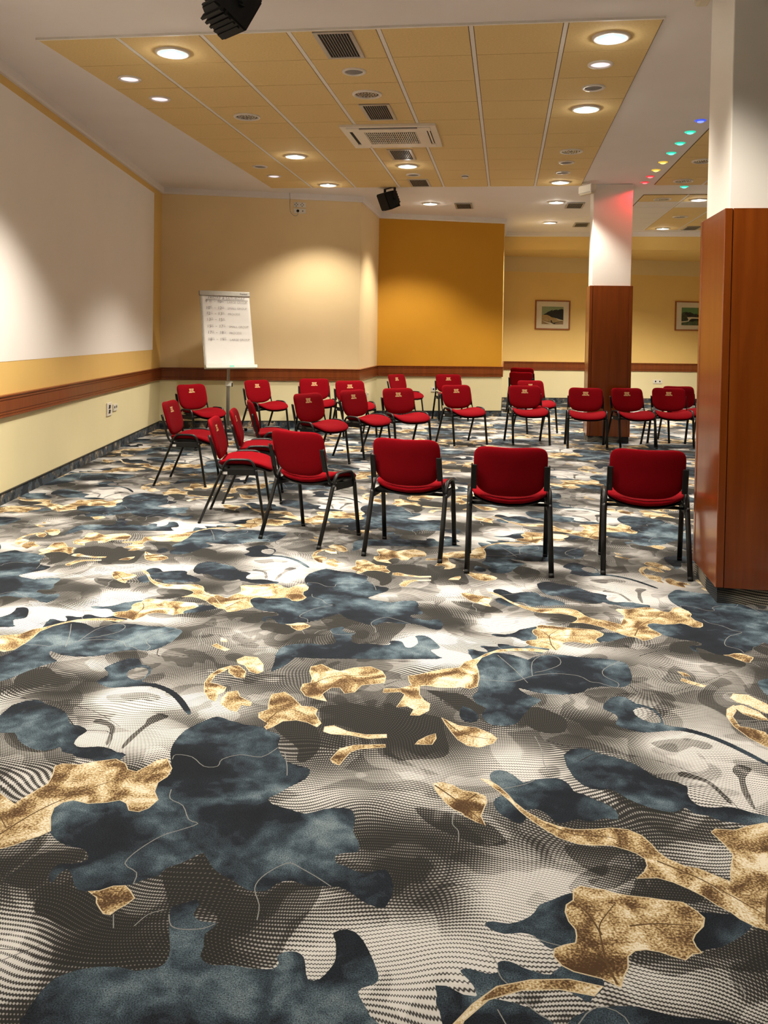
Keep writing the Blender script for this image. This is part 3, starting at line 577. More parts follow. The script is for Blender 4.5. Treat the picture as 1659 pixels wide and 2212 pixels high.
V1 = Vector((2.088, -.02)); V2 = Vector((-.02, 2.065)); O0 = Vector((-1.0, 1.9))
SC = 2.07
def catmull(pts, k):
    n = len(pts); out = []
    for i in range(n):
        p0, p1, p2, p3 = pts[i - 1], pts[i], pts[(i + 1) % n], pts[(i + 2) % n]
        for j in range(k):
            t = j / k
            out.append(.5 * (2 * p1 + (p2 - p0) * t + (2 * p0 - 5 * p1 + 4 * p2 - p3) * t * t + (3 * p1 - p0 - 3 * p2 + p3) * t ** 3))
    return out
def area(p):
    return .5 * sum(p[i].x * p[(i + 1) % len(p)].y - p[(i + 1) % len(p)].x * p[i].y for i in range(len(p)))
def offset_poly(p, d):
    n = len(p); out = []
    s = 1 if area(p) > 0 else -1
    for i in range(n):
        t = (p[(i + 1) % n] - p[i - 1])
        t = t.normalized() if t.length > 1e-9 else Vector((1, 0))
        out.append(p[i] + Vector((t.y, -t.x)) * d * s)
    return out
shapes = []       # (priority order, material, shade, polygon in metres of the tile frame)
for a, pl in CARPET_TAUPE:
    shapes.append((0, a, catmull([Vector(q) * SC for q in pl], 2)))
for pl in CARPET_NAVY:
    shapes.append((1, 0, catmull([Vector(q) * SC for q in pl], 2)))
for pl in CARPET_HOLE:
    shapes.append((0, .1, catmull([Vector(q) * SC for q in pl], 2)))
for pl in CARPET_LINES:
    p = [Vector((q[0] * SC, q[1] * SC, 0)) for q in pl]
    p = [Vector((v.x, v.y)) for v in smooth_path(p, 3)]
    a, b = [], []
    for i in range(len(p)):
        t = (p[min(i + 1, len(p) - 1)] - p[max(i - 1, 0)]).normalized()
        nn = Vector((-t.y, t.x)) * .0014
        a.append(p[i] + nn); b.append(p[i] - nn)
    shapes.append((3, 0, a + b[::-1]))
def ribbon(pl, w):
    p = [Vector((v.x, v.y)) for v in smooth_path([Vector((q[0] * SC, q[1] * SC, 0)) for q in pl], 3)]
    a, b = [], []
    for i in range(len(p)):
        t = (p[min(i + 1, len(p) - 1)] - p[max(i - 1, 0)]).normalized()
        nn = Vector((-t.y, t.x)) * w * (1 - .7 * i / len(p))
        a.append(p[i] + nn); b.append(p[i] - nn)
    return a + b[::-1]
for pl in CARPET_GOLD:
    p = [Vector(q) * SC for q in pl]
    shapes.append((4, 0, offset_poly(p, .0035)))
    shapes.append((2, 0, p))
for pl in CARPET_VEINS:
    shapes.append((5, 0, ribbon(pl, .003)))
for pl in CARPET_DARK:
    shapes.append((6, 0, ribbon(pl, .0022)))

verts, faces, info = [], [], []
gN = 46
for i in range(gN + 1):
    for j in range(gN + 1):
        verts.append(Vector((SC * i / gN, SC * j / gN)))
edges = []
for i in range(gN):
    for (a, b) in (((i, 0), (i + 1, 0)), ((i, gN), (i + 1, gN)), ((0, i), (0, i + 1)), ((gN, i), (gN, i + 1))):
        edges.append((a[0] * (gN + 1) + a[1], b[0] * (gN + 1) + b[1]))
for mt_, sh_, poly in shapes:
    if area(poly) < 0:
        poly = poly[::-1]
    for dx in (-1, 0, 1):
        for dy in (-1, 0, 1):
            q = [v + Vector((dx, dy)) * SC for v in poly]
            if max(v.x for v in q) < 0 or min(v.x for v in q) > SC or max(v.y for v in q) < 0 or min(v.y for v in q) > SC:
                continue
            base = len(verts)
            verts.extend(q)
            faces.append(list(range(base, base + len(q))))
            info.append((mt_, sh_))
cv, ce, cf, ov, oe, of = delaunay_2d_cdt(verts, edges, faces, 0, 1e-5, True)
cv = np.array([(v.x, v.y) for v in cv])
tri, tmat, tshade = [], [], []
for f, src in zip(cf, of):
    c = cv[list(f)].mean(0)
    if c[0] < 0 or c[0] > SC or c[1] < 0 or c[1] > SC:
        continue
    k, sh = 0, 0.0
    if src:
        k, sh = info[max(src)]
        if k == 0:
            # overlapping translucent leaves darken together, down to a limit
            if sh < 0:
                sh = max(-.6, sum(info[s][1] for s in src if info[s][0] == 0))
    tri.append(list(f)); tmat.append(k); tshade.append(sh)
tri = np.array(tri); tmat = np.array(tmat); tshade = np.array(tshade, dtype=np.float32)
used = np.unique(tri)
remap = -np.ones(len(cv), int); remap[used] = np.arange(len(used))
tri = remap[tri]; cv = np.clip(cv[used], 0, SC)
tone = np.full(len(cv), .36)
for gx, gy, am in CARPET_TONES:
    dx = (cv[:, 0] / SC - gx + .5) % 1 - .5
    dy = (cv[:, 1] / SC - gy + .5) % 1 - .5
    tone += am * np.exp(-((dx * SC / .16) ** 2 + (dy * SC / .12) ** 2))
tone = np.clip(tone, .05, 1).astype(np.float32)
A = cv / SC
W0 = np.stack([A[:, 0] * V1.x + A[:, 1] * V2.x + O0.x, A[:, 0] * V1.y + A[:, 1] * V2.y + O0.y], 1)
def inside(P, poly, grow):
    """points inside the room polygon grown by a margin (distance test)"""
    n = len(poly); ins = np.zeros(len(P), bool); dist = np.full(len(P), 1e9)
    for i in range(n):
        a, b = poly[i], poly[(i + 1) % n]
        cond = ((a.y > P[:, 1]) != (b.y > P[:, 1]))
        with np.errstate(divide='ignore', invalid='ignore'):
            xi = (b.x - a.x) * (P[:, 1] - a.y) / (b.y - a.y + 1e-12) + a.x
        ins ^= cond & (P[:, 0] < xi)
        d = np.array([b.x - a.x, b.y - a.y]); L2 = d @ d
        t = np.clip(((P - np.array([a.x, a.y])) @ d) / L2, 0, 1)
        pr = np.array([a.x, a.y]) + t[:, None] * d
        dist = np.minimum(dist, np.linalg.norm(P - pr, axis=1))
    return ins | (dist < grow)
allv, allt, allm, alls, alltone = [], [], [], [], []
off = 0
for i in range(-3, 5):
    for j in range(-3, 10):
        P = W0 + np.array([V1.x * i + V2.x * j, V1.y * i + V2.y * j])
        ok = inside(P, ROOM, .04)
        keep = ok[tri].all(1)
        if not keep.any():
            continue
        t = tri[keep]
        us = np.unique(t); rm = -np.ones(len(P), int); rm[us] = np.arange(len(us))
        allv.append(P[us]); allt.append(rm[t] + off); allm.append(tmat[keep]); alls.append(tshade[keep]); alltone.append(tone[us])
        off += len(us)
FV = np.concatenate(allv); FT = np.concatenate(allt); FM = np.concatenate(allm); FS = np.concatenate(alls); FTO = np.concatenate(alltone)
me = bpy.data.meshes.new('floor')
me.vertices.add(len(FV)); me.loops.add(len(FT) * 3); me.polygons.add(len(FT))
me.vertices.foreach_set('co', np.concatenate([FV, np.zeros((len(FV), 1))], 1).astype(np.float32).ravel())
me.loops.foreach_set('vertex_index', FT.astype(np.int32).ravel())
me.polygons.foreach_set('loop_start', np.arange(0, len(FT) * 3, 3, dtype=np.int32))
me.polygons.foreach_set('material_index', FM.astype(np.int32))
me.update(calc_edges=True)
at = me.attributes.new('tone', 'FLOAT', 'POINT'); at.data.foreach_set('value', FTO.astype(np.float32))
at = me.attributes.new('shade', 'FLOAT', 'FACE'); at.data.foreach_set('value', FS.astype(np.float32))

class NB:
    """small node-building helper"""
    def __init__(s, name):
        s.m = bpy.data.materials.new(name); s.m.use_nodes = True
        s.nt = s.m.node_tree; s.b = s.nt.nodes['Principled BSDF']
        s.b.inputs['Roughness'].default_value = .95
        s.b.inputs['Specular IOR Level'].default_value = .15
    def n(s, t, **k):
        x = s.nt.nodes.new(t)
        for a, v in k.items():
            setattr(x, a, v)
        return x
    def l(s, a, b):
        s.nt.links.new(a, b)
    def math(s, op, a, b=None, clamp=False):
        x = s.n('ShaderNodeMath', operation=op, use_clamp=clamp)
        for i, v in enumerate((a, b)):
            if v is None:
                continue
            if isinstance(v, (int, float)):
                x.inputs[i].default_value = v
            else:
                s.l(v, x.inputs[i])
        return x.outputs[0]
    def noise(s, vec, scale, detail=2, out='Fac', dist=0):
        x = s.n('ShaderNodeTexNoise'); x.inputs['Scale'].default_value = scale; x.inputs['Detail'].default_value = detail
        x.inputs['Distortion'].default_value = dist
        s.l(vec, x.inputs['Vector']); return x.outputs[out]
    def ramp(s, fac, stops, interp='LINEAR'):
        r = s.n('ShaderNodeValToRGB'); r.color_ramp.interpolation = interp
        e = r.color_ramp.elements
        while len(e) < len(stops):
            e.new(.5)
        for k, (p, c) in enumerate(stops):
            e[k].position = p; e[k].color = tuple(c)[:3] + (1,)
        s.l(fac, r.inputs[0]); return r.outputs[0]
    def mix(s, f, a, b):
        x = s.n('ShaderNodeMix', data_type='RGBA')
        s.l(f, x.inputs[0]) if not isinstance(f, (int, float)) else setattr(x.inputs[0], 'default_value', f)
        for i, v in ((6, a), (7, b)):
            if isinstance(v, tuple):
                x.inputs[i].default_value = v[:3] + (1,)
            else:
                s.l(v, x.inputs[i])
        return x.outputs[2]
    def pos(s):
        return s.n('ShaderNodeNewGeometry').outputs['Position']

def weave_dashes(k, pos, row=.0125, colp=.0082, warp=.17):
    wv = k.noise(pos, 1.9, 1, 'Color')
    sub = k.n('ShaderNodeVectorMath', operation='SUBTRACT'); k.l(wv, sub.inputs[0]); sub.inputs[1].default_value = (.5, .5, .5)
    scl = k.n('ShaderNodeVectorMath', operation='SCALE'); k.l(sub.outputs[0], scl.inputs[0]); scl.inputs[3].default_value = warp * 2
    add = k.n('ShaderNodeVectorMath', operation='ADD'); k.l(pos, add.inputs[0]); k.l(scl.outputs[0], add.inputs[1])
    sp = k.n('ShaderNodeSeparateXYZ'); k.l(add.outputs[0], sp.inputs[0])
    r = k.math('MULTIPLY', sp.outputs[1], 1 / row)
    c = k.math('ADD', k.math('MULTIPLY', sp.outputs[0], 1 / colp), k.math('MULTIPLY', k.math('FLOOR', r), .5))
    rr = k.math('ADD', k.math('MULTIPLY', k.math('COSINE', k.math('MULTIPLY', r, 2 * math.pi)), -.5), .5)
    cc = k.math('ADD', k.math('MULTIPLY', k.math('COSINE', k.math('MULTIPLY', c, 2 * math.pi)), .5), .5)
    return k.math('ADD', k.math('MULTIPLY', rr, .62), k.math('MULTIPLY', cc, .38))

def weave_material():
    k = NB('carpet_weave'); pos = k.pos()
    d = weave_dashes(k, pos)
    ta = k.n('ShaderNodeAttribute', attribute_name='tone'); sa = k.n('ShaderNodeAttribute', attribute_name='shade')
    n1 = k.math('MULTIPLY', k.math('SUBTRACT', k.noise(pos, 3.6, 3), .5), .55)
    e1 = k.math('MULTIPLY', k.math('SUBTRACT', k.noise(pos, 2.7, 1, dist=1.6), .53), 60, True)
    sh = k.n('ShaderNodeVectorMath', operation='ADD'); k.l(pos, sh.inputs[0]); sh.inputs[1].default_value = (7.3, 3.1, 0)
    e2 = k.math('MULTIPLY', k.math('SUBTRACT', k.noise(sh.outputs[0], 3.3, 1, dist=1.4), .54), 60, True)
    st = k.math('SUBTRACT', k.math('MULTIPLY', e1, .17), k.math('MULTIPLY', e2, .20))
    t = k.math('ADD', k.math('ADD', k.math('ADD', ta.outputs['Fac'], sa.outputs['Fac']), n1), st, True)
    th = k.math('SUBTRACT', .93, k.math('MULTIPLY', t, .66))
    m = k.math('ADD', k.math('MULTIPLY', k.math('SUBTRACT', d, th), 4.0), .5, True)
    light = k.ramp(t, [(.0, (.13, .122, .11)), (.30, (.24, .232, .218)), (.6, (.39, .382, .365)), (1, (.52, .515, .50))])
    dark = k.ramp(t, [(.0, (.016, .016, .015)), (.5, (.026, .025, .024)), (1, (.042, .041, .040))])
    col = k.mix(m, dark, light)
    f = k.math('ADD', k.math('MULTIPLY', k.noise(pos, 700, 1), .35), .83)
    mu = k.n('ShaderNodeMix', data_type='RGBA', blend_type='MULTIPLY'); mu.inputs[0].default_value = 1
    k.l(col, mu.inputs[6]); k.l(f, mu.inputs[7])
    k.l(mu.outputs[2], k.b.inputs['Base Color'])
    return k.m
def navy_material():
    k = NB('carpet_navy'); pos = k.pos()
    a = k.noise(pos, 3.4, 8, dist=.5)
    b2 = k.noise(pos, 17, 5, dist=.6)
    v = k.math('ADD', k.math('MULTIPLY', a, .78), k.math('MULTIPLY', b2, .22))
    c1 = k.ramp(v, [(.34, (.006, .008, .011)), (.455, (.009, .012, .017)), (.475, (.016, .022, .030)), (.50, (.020, .030, .040)), (.545, (.036, .053, .068)), (.58, (.062, .088, .108)), (.66, (.12, .155, .175))])
    s = k.noise(pos, 300, 2)
    f = k.math('MAXIMUM', k.math('SUBTRACT', k.math('MULTIPLY', s, 4.2), 1.0), .3)
    mu = k.n('ShaderNodeMix', data_type='RGBA', blend_type='MULTIPLY'); mu.inputs[0].default_value = 1
    k.l(c1, mu.inputs[6]); k.l(f, mu.inputs[7])
    k.l(mu.outputs[2], k.b.inputs['Base Color'])
    return k.m
def gold_material():
    k = NB('carpet_gold'); pos = k.pos()
    zone = k.noise(pos, 7.5, 2, dist=1.0)
    st = k.noise(pos, 165, 3)
    v = k.math('ADD', zone, k.math('MULTIPLY', k.math('SUBTRACT', st, .5), .75))
    c = k.ramp(v, [(.30, (.055, .030, .014)), (.41, (.125, .075, .034)), (.47, (.26, .18, .085)), (.53, (.38, .28, .14)), (.60, (.50, .42, .27)), (.68, (.60, .55, .44))])
    k.l(c, k.b.inputs['Base Color'])
    return k.m
def line_material(name, col):
    k = NB(name); pos = k.pos()
    c = k.ramp(k.noise(pos, 60, 2), [(.3, tuple(x * .8 for x in col)), (.7, col)])
    k.l(c, k.b.inputs['Base Color'])
    return k.m
for mm in (weave_material(), navy_material(), gold_material(), line_material('carpet_line', (.20, .205, .20)), line_material('carpet_outline', (.50, .42, .28)), line_material('carpet_vein', (.085, .05, .022)), line_material('carpet_dark_line', (.022, .022, .023))):
    me.materials.append(mm)
floor = tag(ob('floor', me), kind='structure')

# ================================================================== chairs
def pad(name, hw, top, bot, n_top, n_bot, front, back, m, bend, rings=(0, .4, .68, .85, .94, .985, 1.0), seg=44, two=True):
    """cushion: outline in (x, v), thickness along w; bend(x, v, w) -> Vector"""
    bm = bmesh.new()
    def ringpts(r, side):
        out = []
        for k in range(seg):
            th = 2 * math.pi * k / seg
            c, s = math.cos(th), math.sin(th)
            n = n_top if s > 0 else n_bot
            x = hw * math.copysign(abs(c) ** (2 / n), c) * r
            v = (top if s > 0 else bot) * math.copysign(abs(s) ** (2 / n), s) * r
            prof = max(0, 1 - r ** 7) ** .5
            w = (front if side > 0 else back) * prof * side
            out.append(bm.verts.new(bend(x, v, w)))
        return out
    tops = [ringpts(r, 1) for r in rings[1:]]
    bots = [ringpts(r, -1) for r in rings[1:-1]]
    ct = bm.verts.new(bend(0, 0, front)); cb = bm.verts.new(bend(0, 0, -back))
    for k in range(seg):
        bm.faces.new((ct, tops[0][k], tops[0][(k + 1) % seg]))
        bm.faces.new((cb, bots[0][(k + 1) % seg], bots[0][k]))
    for L in (tops, bots + [tops[-1]]):
        for a, b in zip(L, L[1:]):
            for k in range(seg):
                bm.faces.new((a[k], a[(k + 1) % seg], b[(k + 1) % seg], b[k]))
    return mesh_from(bm, name, m, True)

TILT = math.radians(16)
def back_bend(x, v, w):
    y = .030 * (x / .2275) ** 2 + w
    vv = v - (.010 * (1 - (x / .2275) ** 2) if v > .1 else 0)        # top edge dips in the middle
    return Vector((x, -.172 + y * math.cos(TILT) - vv * math.sin(TILT), .632 + vv * math.cos(TILT) + y * math.sin(TILT)))
def seat_bend(x, v, w):
    z = .418 + .054 * (x / .235) ** 2 * (1 if v < 0 else max(.42, 1 - v * 3.2)) + w
    if v > .08:
        z -= .028 * ((v - .08) / .13) ** 2
    if v < -.12:
        z += .012 * ((-v - .12) / .09) ** 2
    return Vector((x, .085 + v, z))

CH = {}
CH['backrest'] = pad('backrest', .2275, .158, .180, 5.2, 3.2, .026, .017, 'red', back_bend)
CH['seat'] = pad('seat', .239, .21, .215, 4.5, 4.0, .030, .020, 'red', seat_bend)
CH['seat_shell'] = pad('seat_shell', .226, .200, .200, 4.5, 4.0, .004, .012, 'black_plastic', lambda x, v, w: seat_bend(x, v, w - .026))
for s, k in ((1, 'r'), (-1, 'l')):
    CH['leg_rear_' + k] = tube('leg', [(s * .255, -.243, .012), (s * .2525, -.16, .21), (s * .25, -.085, .395), (s * .25, -.079, .409)], .016, .0108, (1, 0, 0), 'black_metal')
    CH['leg_front_' + k] = tube('leg', [(s * .252, .243, .012), (s * .251, .211, .20), (s * .25, .179, .395), (s * .25, .177, .409)], .016, .0108, (1, 0, 0), 'black_metal')
    CH['cap_rear_' + k] = tube('foot_cap', [(s * .2552, -.248, 0), (s * .255, -.2385, .022)], .0166, .0115, (1, 0, 0), 'black_plastic', 10)
    CH['cap_front_' + k] = tube('foot_cap', [(s * .2521, .2455, 0), (s * .252, .2415, .022)], .0166, .0115, (1, 0, 0), 'black_plastic', 10)
    CH['side_rail_' + k] = tube('side_rail', smooth_path([(s * .25, -.081, .402), (s * .25, -.062, .446), (s * .25, -.038, .474), (s * .25, -.008, .485), (s * .25, .10, .485), (s * .25, .135, .476), (s * .25, .158, .450), (s * .25, .178, .402)], 3), .0148, .0094, (1, 0, 0), 'black_metal')
    CH['side_plate_' + k] = box_mesh('side_plate', (min(s * .232, s * .246), -.085, .366), (max(s * .232, s * .246), .182, .416), 'black_plastic', .004)
    CH['back_upright_' + k] = tube('back_upright', smooth_path([(s * .240, -.066, .408), (s * .240, -.092, .422), (s * .239, -.115, .448), (s * .238, -.133, .495), (s * .237, -.155, .57), (s * .236, -.182, .668)], 3), .0055, .011, (1, 0, 0), 'black_metal')
    bm = bmesh.new()
    add_box(bm, (min(s * .206, s * .236), -.004, 0), (max(s * .206, s * .236), .004, .165))
    bmesh.ops.recalc_face_normals(bm, faces=bm.faces[:])
    bmesh.ops.bevel(bm, geom=bm.edges[:], offset=.003, segments=1, affect='EDGES')
    bmesh.ops.transform(bm, matrix=Matrix.Translation((0, -.141, .505)) @ Matrix.Rotation(TILT, 4, 'X'), verts=bm.verts)
    CH['back_bracket_' + k] = mesh_from(bm, 'back_bracket', 'black_plastic')
CH['crossbar_rear'] = tube('crossbar', [(-.24, -.045, .400), (.24, -.045, .400)], .011, .009, (0, 0, 1), 'black_metal')
CH['crossbar_front'] = tube('crossbar', [(-.24, .155, .390), (.24, .155, .390)], .011, .009, (0, 0, 1), 'black_metal')
CH['label_sticker'] = box_mesh('label_sticker', (.2462, -.076, .373), (.2470, -.040, .393), 'sticker')
bm = bmesh.new()
tms = []
for body, dv, sz in (('GRAND', .018, .020), ('HOTEL', -.001, .020), ('ADRIATIC', -.020, .020)):
    t = text_mesh(body, sz, 'gold_thread', 'CENTER', spacing=1.05, bold=.0006)
    t.transform(Matrix.Translation((0, dv, 0)))
    bm.from_mesh(t)
    bpy.data.meshes.remove(t)
bmesh.ops.transform(bm, matrix=Matrix.Rotation(math.pi, 4, 'Z') @ Matrix.Rotation(math.pi / 2, 4, 'X'), verts=bm.verts)  # lies in xz, faces +y
for v in bm.verts:
    v.co.y = 0
    x, z = v.co.x, v.co.z
    v.co = back_bend(x, z + .055, .0275)
mesh_txt = bpy.data.meshes.new('embroidery'); bm.to_mesh(mesh_txt); bm.free(); mesh_txt.materials.append(M['gold_thread'])
CH['embroidery'] = mesh_txt

PARTS = [('seat', 'seat'), ('seat_shell', 'seat_shell'), ('crossbar_rear', 'crossbar'), ('crossbar_front', 'crossbar'), ('label_sticker', 'label_sticker')]
for k in 'rl':
    PARTS += [('side_rail_' + k, 'side_rail'), ('side_plate_' + k, 'side_plate'), ('back_upright_' + k, 'back_upright'), ('back_bracket_' + k, 'back_bracket')]
def chair(x, y, th, label, group='red conference chairs', z=0):
    t = thing('conference_chair', label, 'chair', (x, y, z), th - math.pi / 2, group)
    for key, nm in PARTS:
        o = ob(nm, CH[key], t)
        if nm == 'label_sticker':
            o['label'] = 'small white inventory sticker'
    b = ob('backrest', CH['backrest'], t)
    e = ob('embroidery', CH['embroidery'], b)
    e['label'] = 'gold stitched lettering'
    for key in ('rear_r', 'rear_l', 'front_r', 'front_l'):
        l = ob('leg', CH['leg_' + key], t)
        ob('foot_cap', CH['cap_' + key], l)
    return t

CHAIRS = [
 (-1.355, 5.911, 1.151, 'red chair seen from behind, leftmost of the four front chairs, turned to the right'),
 (-.611, 5.686, 1.434, 'red chair seen from behind, second from left in the front row of four'),
 (.039, 5.457, 1.595, 'red chair seen squarely from behind, third from left in the front row of four'),
 (.891, 5.574, 1.50, 'red chair seen from behind, right beside the big wood-clad pillar'),
 (-3.018, 7.837, .081, 'red chair in side view nearest the left wall, leftmost chair in the room'),
 (-2.079, 6.457, .177, 'red chair in side view, nearest of the overlapping left-hand row, just behind the front chairs'),
 (-2.167, 7.215, .239, 'red chair in side view, middle one of the three overlapping left-hand chairs'),
 (-2.32, 8.209, .359, 'red chair turned away, farthest and narrowest of the three overlapping left-hand chairs'),
 (-3.806, 10.272, -.525, 'red chair facing right in front of the flip chart pole in the corner'),
 (-3.335, 11.555, -.58, 'red chair against the cream wall just right of the flip chart'),
 (-2.746, 12.25, -1.12, 'red chair against the cream wall, second to the right of the flip chart'),
 (-2.125, 11.919, -.993, 'red chair in the rear row closest to the corner where the cream wall steps back'),
 (-2.046, 9.242, -.556, 'red chair facing right directly behind the leftmost front chair'),
 (-1.669, 10.005, -.553, 'red chair facing right, second in the middle row, half covering a chair by the wall'),
 (-1.692, 14.305, -.538, 'red chair turned right at the left end of the orange wall'),
 (-1.234, 10.517, -.916, 'red chair facing us, showing above the second front chair'),
 (-.93, 14.671, -1.25, 'red chair facing us at the middle of the orange wall beside a socket'),
 (-.571, 11.529, -.986, 'red chair facing us with all four legs in view, in front of the orange wall'),
 (.327, 16.712, 1.393, 'lower red chair of the stack of two with backs to us by the far wall'),
 (.461, 13.236, -1.117, 'red chair facing us half hidden behind another, between orange wall and slim pillar'),
 (.308, 11.805, -1.333, 'red chair facing us left of the slim pillar, in front of a hidden one'),
 (1.081, 11.621, -1.573, 'red chair facing us squarely in front of the left half of the slim pillar'),
 (1.692, 11.80, -1.289, 'bright red chair facing us in front of the right half of the slim pillar'),
 (2.252, 12.055, -1.53, 'red chair facing us right of the slim pillar, in front of another'),
 (2.502, 12.60, -1.438, 'red chair farthest right, partly hidden behind a chair and the big pillar'),
]
for x, y, th, lb in CHAIRS:
    chair(x, y, th, lb)
chair(.327 + .02, 16.712 + .085, 1.393, 'upper red chair of the stack of two with backs to us by the far wall', z=.082)

# ================================================================== pillars
def plinth_material():
    k = NB('carpet_plinth'); pos = k.pos()
    sp = k.n('ShaderNodeSeparateXYZ'); k.l(pos, sp.inputs[0])
    cb = k.n('ShaderNodeCombineXYZ'); k.l(k.math('ADD', sp.outputs[0], sp.outputs[1]), cb.inputs[0]); k.l(sp.outputs[2], cb.inputs[1])
    d = weave_dashes(k, cb.outputs[0], warp=.12)
    z = k.noise(pos, 4.5, 1)
    m = k.math('ADD', k.math('MULTIPLY', k.math('SUBTRACT', d, .5), 3.2), .5, True)
    li = k.ramp(z, [(.40, (.05, .055, .06)), (.46, (.30, .27, .21)), (.58, (.38, .34, .26)), (.64, (.10, .10, .10))])
    k.l(k.mix(m, (.02, .022, .025), li), k.b.inputs['Base Color'])
    return k.m
M['plinth'] = plinth_material()
def pillar(x0, x1, y0, y1, label, top=2.18):
    t = thing('pillar', label, 'pillar', ((x0 + x1) / 2, (y0 + y1) / 2, 0))
    cx, cy = (x0 + x1) / 2, (y0 + y1) / 2
    hx, hy = (x1 - x0) / 2, (y1 - y0) / 2
    ob('plinth', box_mesh('plinth', (-hx + .012, -hy + .012, 0), (hx - .012, hy - .012, .092), 'plinth'), t)
    ob('shaft', box_mesh('shaft', (-hx + .027, -hy + .027, .09), (hx - .027, hy - .027, CZ - .001), 'column_white', .006, 2), t)
    zb = .088
    pw = .042
    post = box_mesh('corner_post', (-pw / 2, -pw / 2, 0), (pw / 2, pw / 2, top - zb), 'wood', .003, 1)
    for sx in (-1, 1):
        for sy in (-1, 1):
            ob('corner_post', post, t, (sx * (hx - pw / 2), sy * (hy - pw / 2), zb))
    g = .004
    a = box_mesh('panel', (-(hx - pw - g), -.01, 0), (hx - pw - g, .01, top - zb), 'wood')
    b = box_mesh('panel', (-.01, -(hy - pw - g), 0), (.01, hy - pw - g, top - zb), 'wood')
    for s in (-1, 1):
        ob('panel', a, t, (0, s * (hy - .013), zb))
        ob('panel', b, t, (s * (hx - .013), 0, zb))
    bm = bmesh.new()
    for s in (-1, 1):
        add_box(bm, (-hx + .008, min(s * (hy - .026), s * (hy - .022)), zb + .002), (hx - .008, max(s * (hy - .026), s * (hy - .022)), top - .004))
        add_box(bm, (min(s * (hx - .026), s * (hx - .022)), -hy + .03, zb + .002), (max(s * (hx - .026), s * (hx - .022)), hy - .03, top - .004))
    ob('backing', mesh_from(bm, 'backing', 'wood_gap'), t)
    return t
pillar(1.172, 1.752, 4.888, 5.475, 'big foreground pillar clad in reddish wood with white upper shaft', 2.178)
pillar(1.138, 1.722, 12.14, 12.67, 'slim far pillar clad in reddish wood with red light on its white top', 2.184)

# ================================================================== ceiling fixtures
RING = lathe('ring', [(.132, .012), (.132, 0), (.126, -.006), (.112, -.008), (.106, -.004), (.104, .010)], 'ring', 40)
LENS = lathe('lens', [(.1045, .004), (.100, -.005), (.08, -.011), (.05, -.014), (0, -.015)], 'lens', 36)
M['can'] = mat('can_dark', (.10, .075, .045), .5, metal=.3, noise=.1, nscale=30)
CAN = lathe('reflector', [(.1045, .006), (.09, .004), (.03, .0035), (0, .0035)], 'can', 36)
facet_bm = bmesh.new()
for ring_r, n in ((.03, 6), (.055, 11), (.08, 16)):
    for k in range(n):
        a = 2 * math.pi * k / n + ring_r * 40
        c = Vector((ring_r * math.cos(a), ring_r * math.sin(a), 0))
        r = .010
        vs_ = [facet_bm.verts.new(c + Vector((r * math.cos(q * math.pi / 3), r * math.sin(q * math.pi / 3), .004))) for q in range(6)]
        tip = facet_bm.verts.new(c + Vector((0, 0, -.004)))
        for q in range(6):
            facet_bm.faces.new((vs_[q], vs_[(q + 1) % 6], tip))
FACET = mesh_from(facet_bm, 'facets', 'chrome')
M['lens_pattern'] = mat('lens_pattern', (.35, .42, .5), .3, emit=(.40, .62, .74), estr=.6, noise=.1, nscale=40)
LF = FACET.copy(); LF.materials.clear(); LF.materials.append(M['lens_pattern'])
SRING = lathe('ring', [(.098, .012), (.098, 0), (.093, -.005), (.078, -.006), (.073, -.002), (.072, .010)], 'ring', 36)
SDISC = lathe('grille', [(.0725, .004), (.06, .001), (0, .0)], 'grey_mesh', 32)
SLENS = lathe('lens', [(.0725, .004), (.05, -.003), (0, -.005)], 'lens_dim', 32)

def downlight(x, y, label, lit=True, group=None, z=TZ, watts=None, cone=110):
    t = thing('downlight', label, 'ceiling lamp', (x, y, z - .008), 0, group or ('lit downlights' if lit else 'unlit downlights'))
    ob('ring', RING, t)
    if lit:
        l = ob('lens', LENS, t)
        ob('lens_facets', LF, l, (0, 0, -.0125)).scale = (.75, .75, .5)
        ld = bpy.data.lights.new('downlight_beam', 'SPOT')
        ld.energy = watts or LAMP_W
        ld.color = LAMP_COL
        ld.spot_size = math.radians(cone)
        ld.spot_blend = .55
        ld.shadow_soft_size = .10
        lo = bpy.data.objects.new('beam', ld)
        C.objects.link(lo)
        lo.parent = t
        lo.location = (0, 0, -.03)
        gd = bpy.data.lights.new('lens_glow', 'POINT')
        gd.energy = 1.1
        gd.color = (1.0, .93, .8)
        gd.shadow_soft_size = .02
        go = bpy.data.objects.new('glow', gd)
        C.objects.link(go)
        go.parent = t
        go.location = (0, 0, -.05)
    else:
        r = ob('reflector', CAN, t)
        ob('reflector_facets', FACET, r)
    return t

YT = ' in the yellow tiles'
downlight(-2.56, 6.24, 'lit round downlight' + YT + ', nearest on the left', watts=LAMP_W * 1.9)
downlight(.69, 6.21, 'large lit round downlight' + YT + ', nearest on the right')
downlight(.69, 8.11, 'lit round downlight' + YT + ', second on the right, beside a glowing patch')
downlight(-2.55, 10.01, 'lit round downlight' + YT + ' left of the air conditioner', watts=LAMP_W * 1.6)
downlight(-1.27, 10.67, 'lit round downlight' + YT + ' just beyond the air conditioner')
downlight(-2.56, 11.96, 'lit round downlight' + YT + ' at the far left edge', watts=LAMP_W * .8)
downlight(.69, 11.90, 'lit round downlight' + YT + ' at the far right edge')
downlight(-1.26, 13.8, 'lit round downlight in the white ceiling before the orange wall', z=CZ - .001)
downlight(.74, 13.72, 'lit round downlight in the white ceiling just left of the slim pillar', z=CZ - .001)
downlight(.76, 16.15, 'lit round downlight in the white ceiling nearest the far soffit', z=CZ - .001, watts=LAMP_W * 1.5, cone=128)
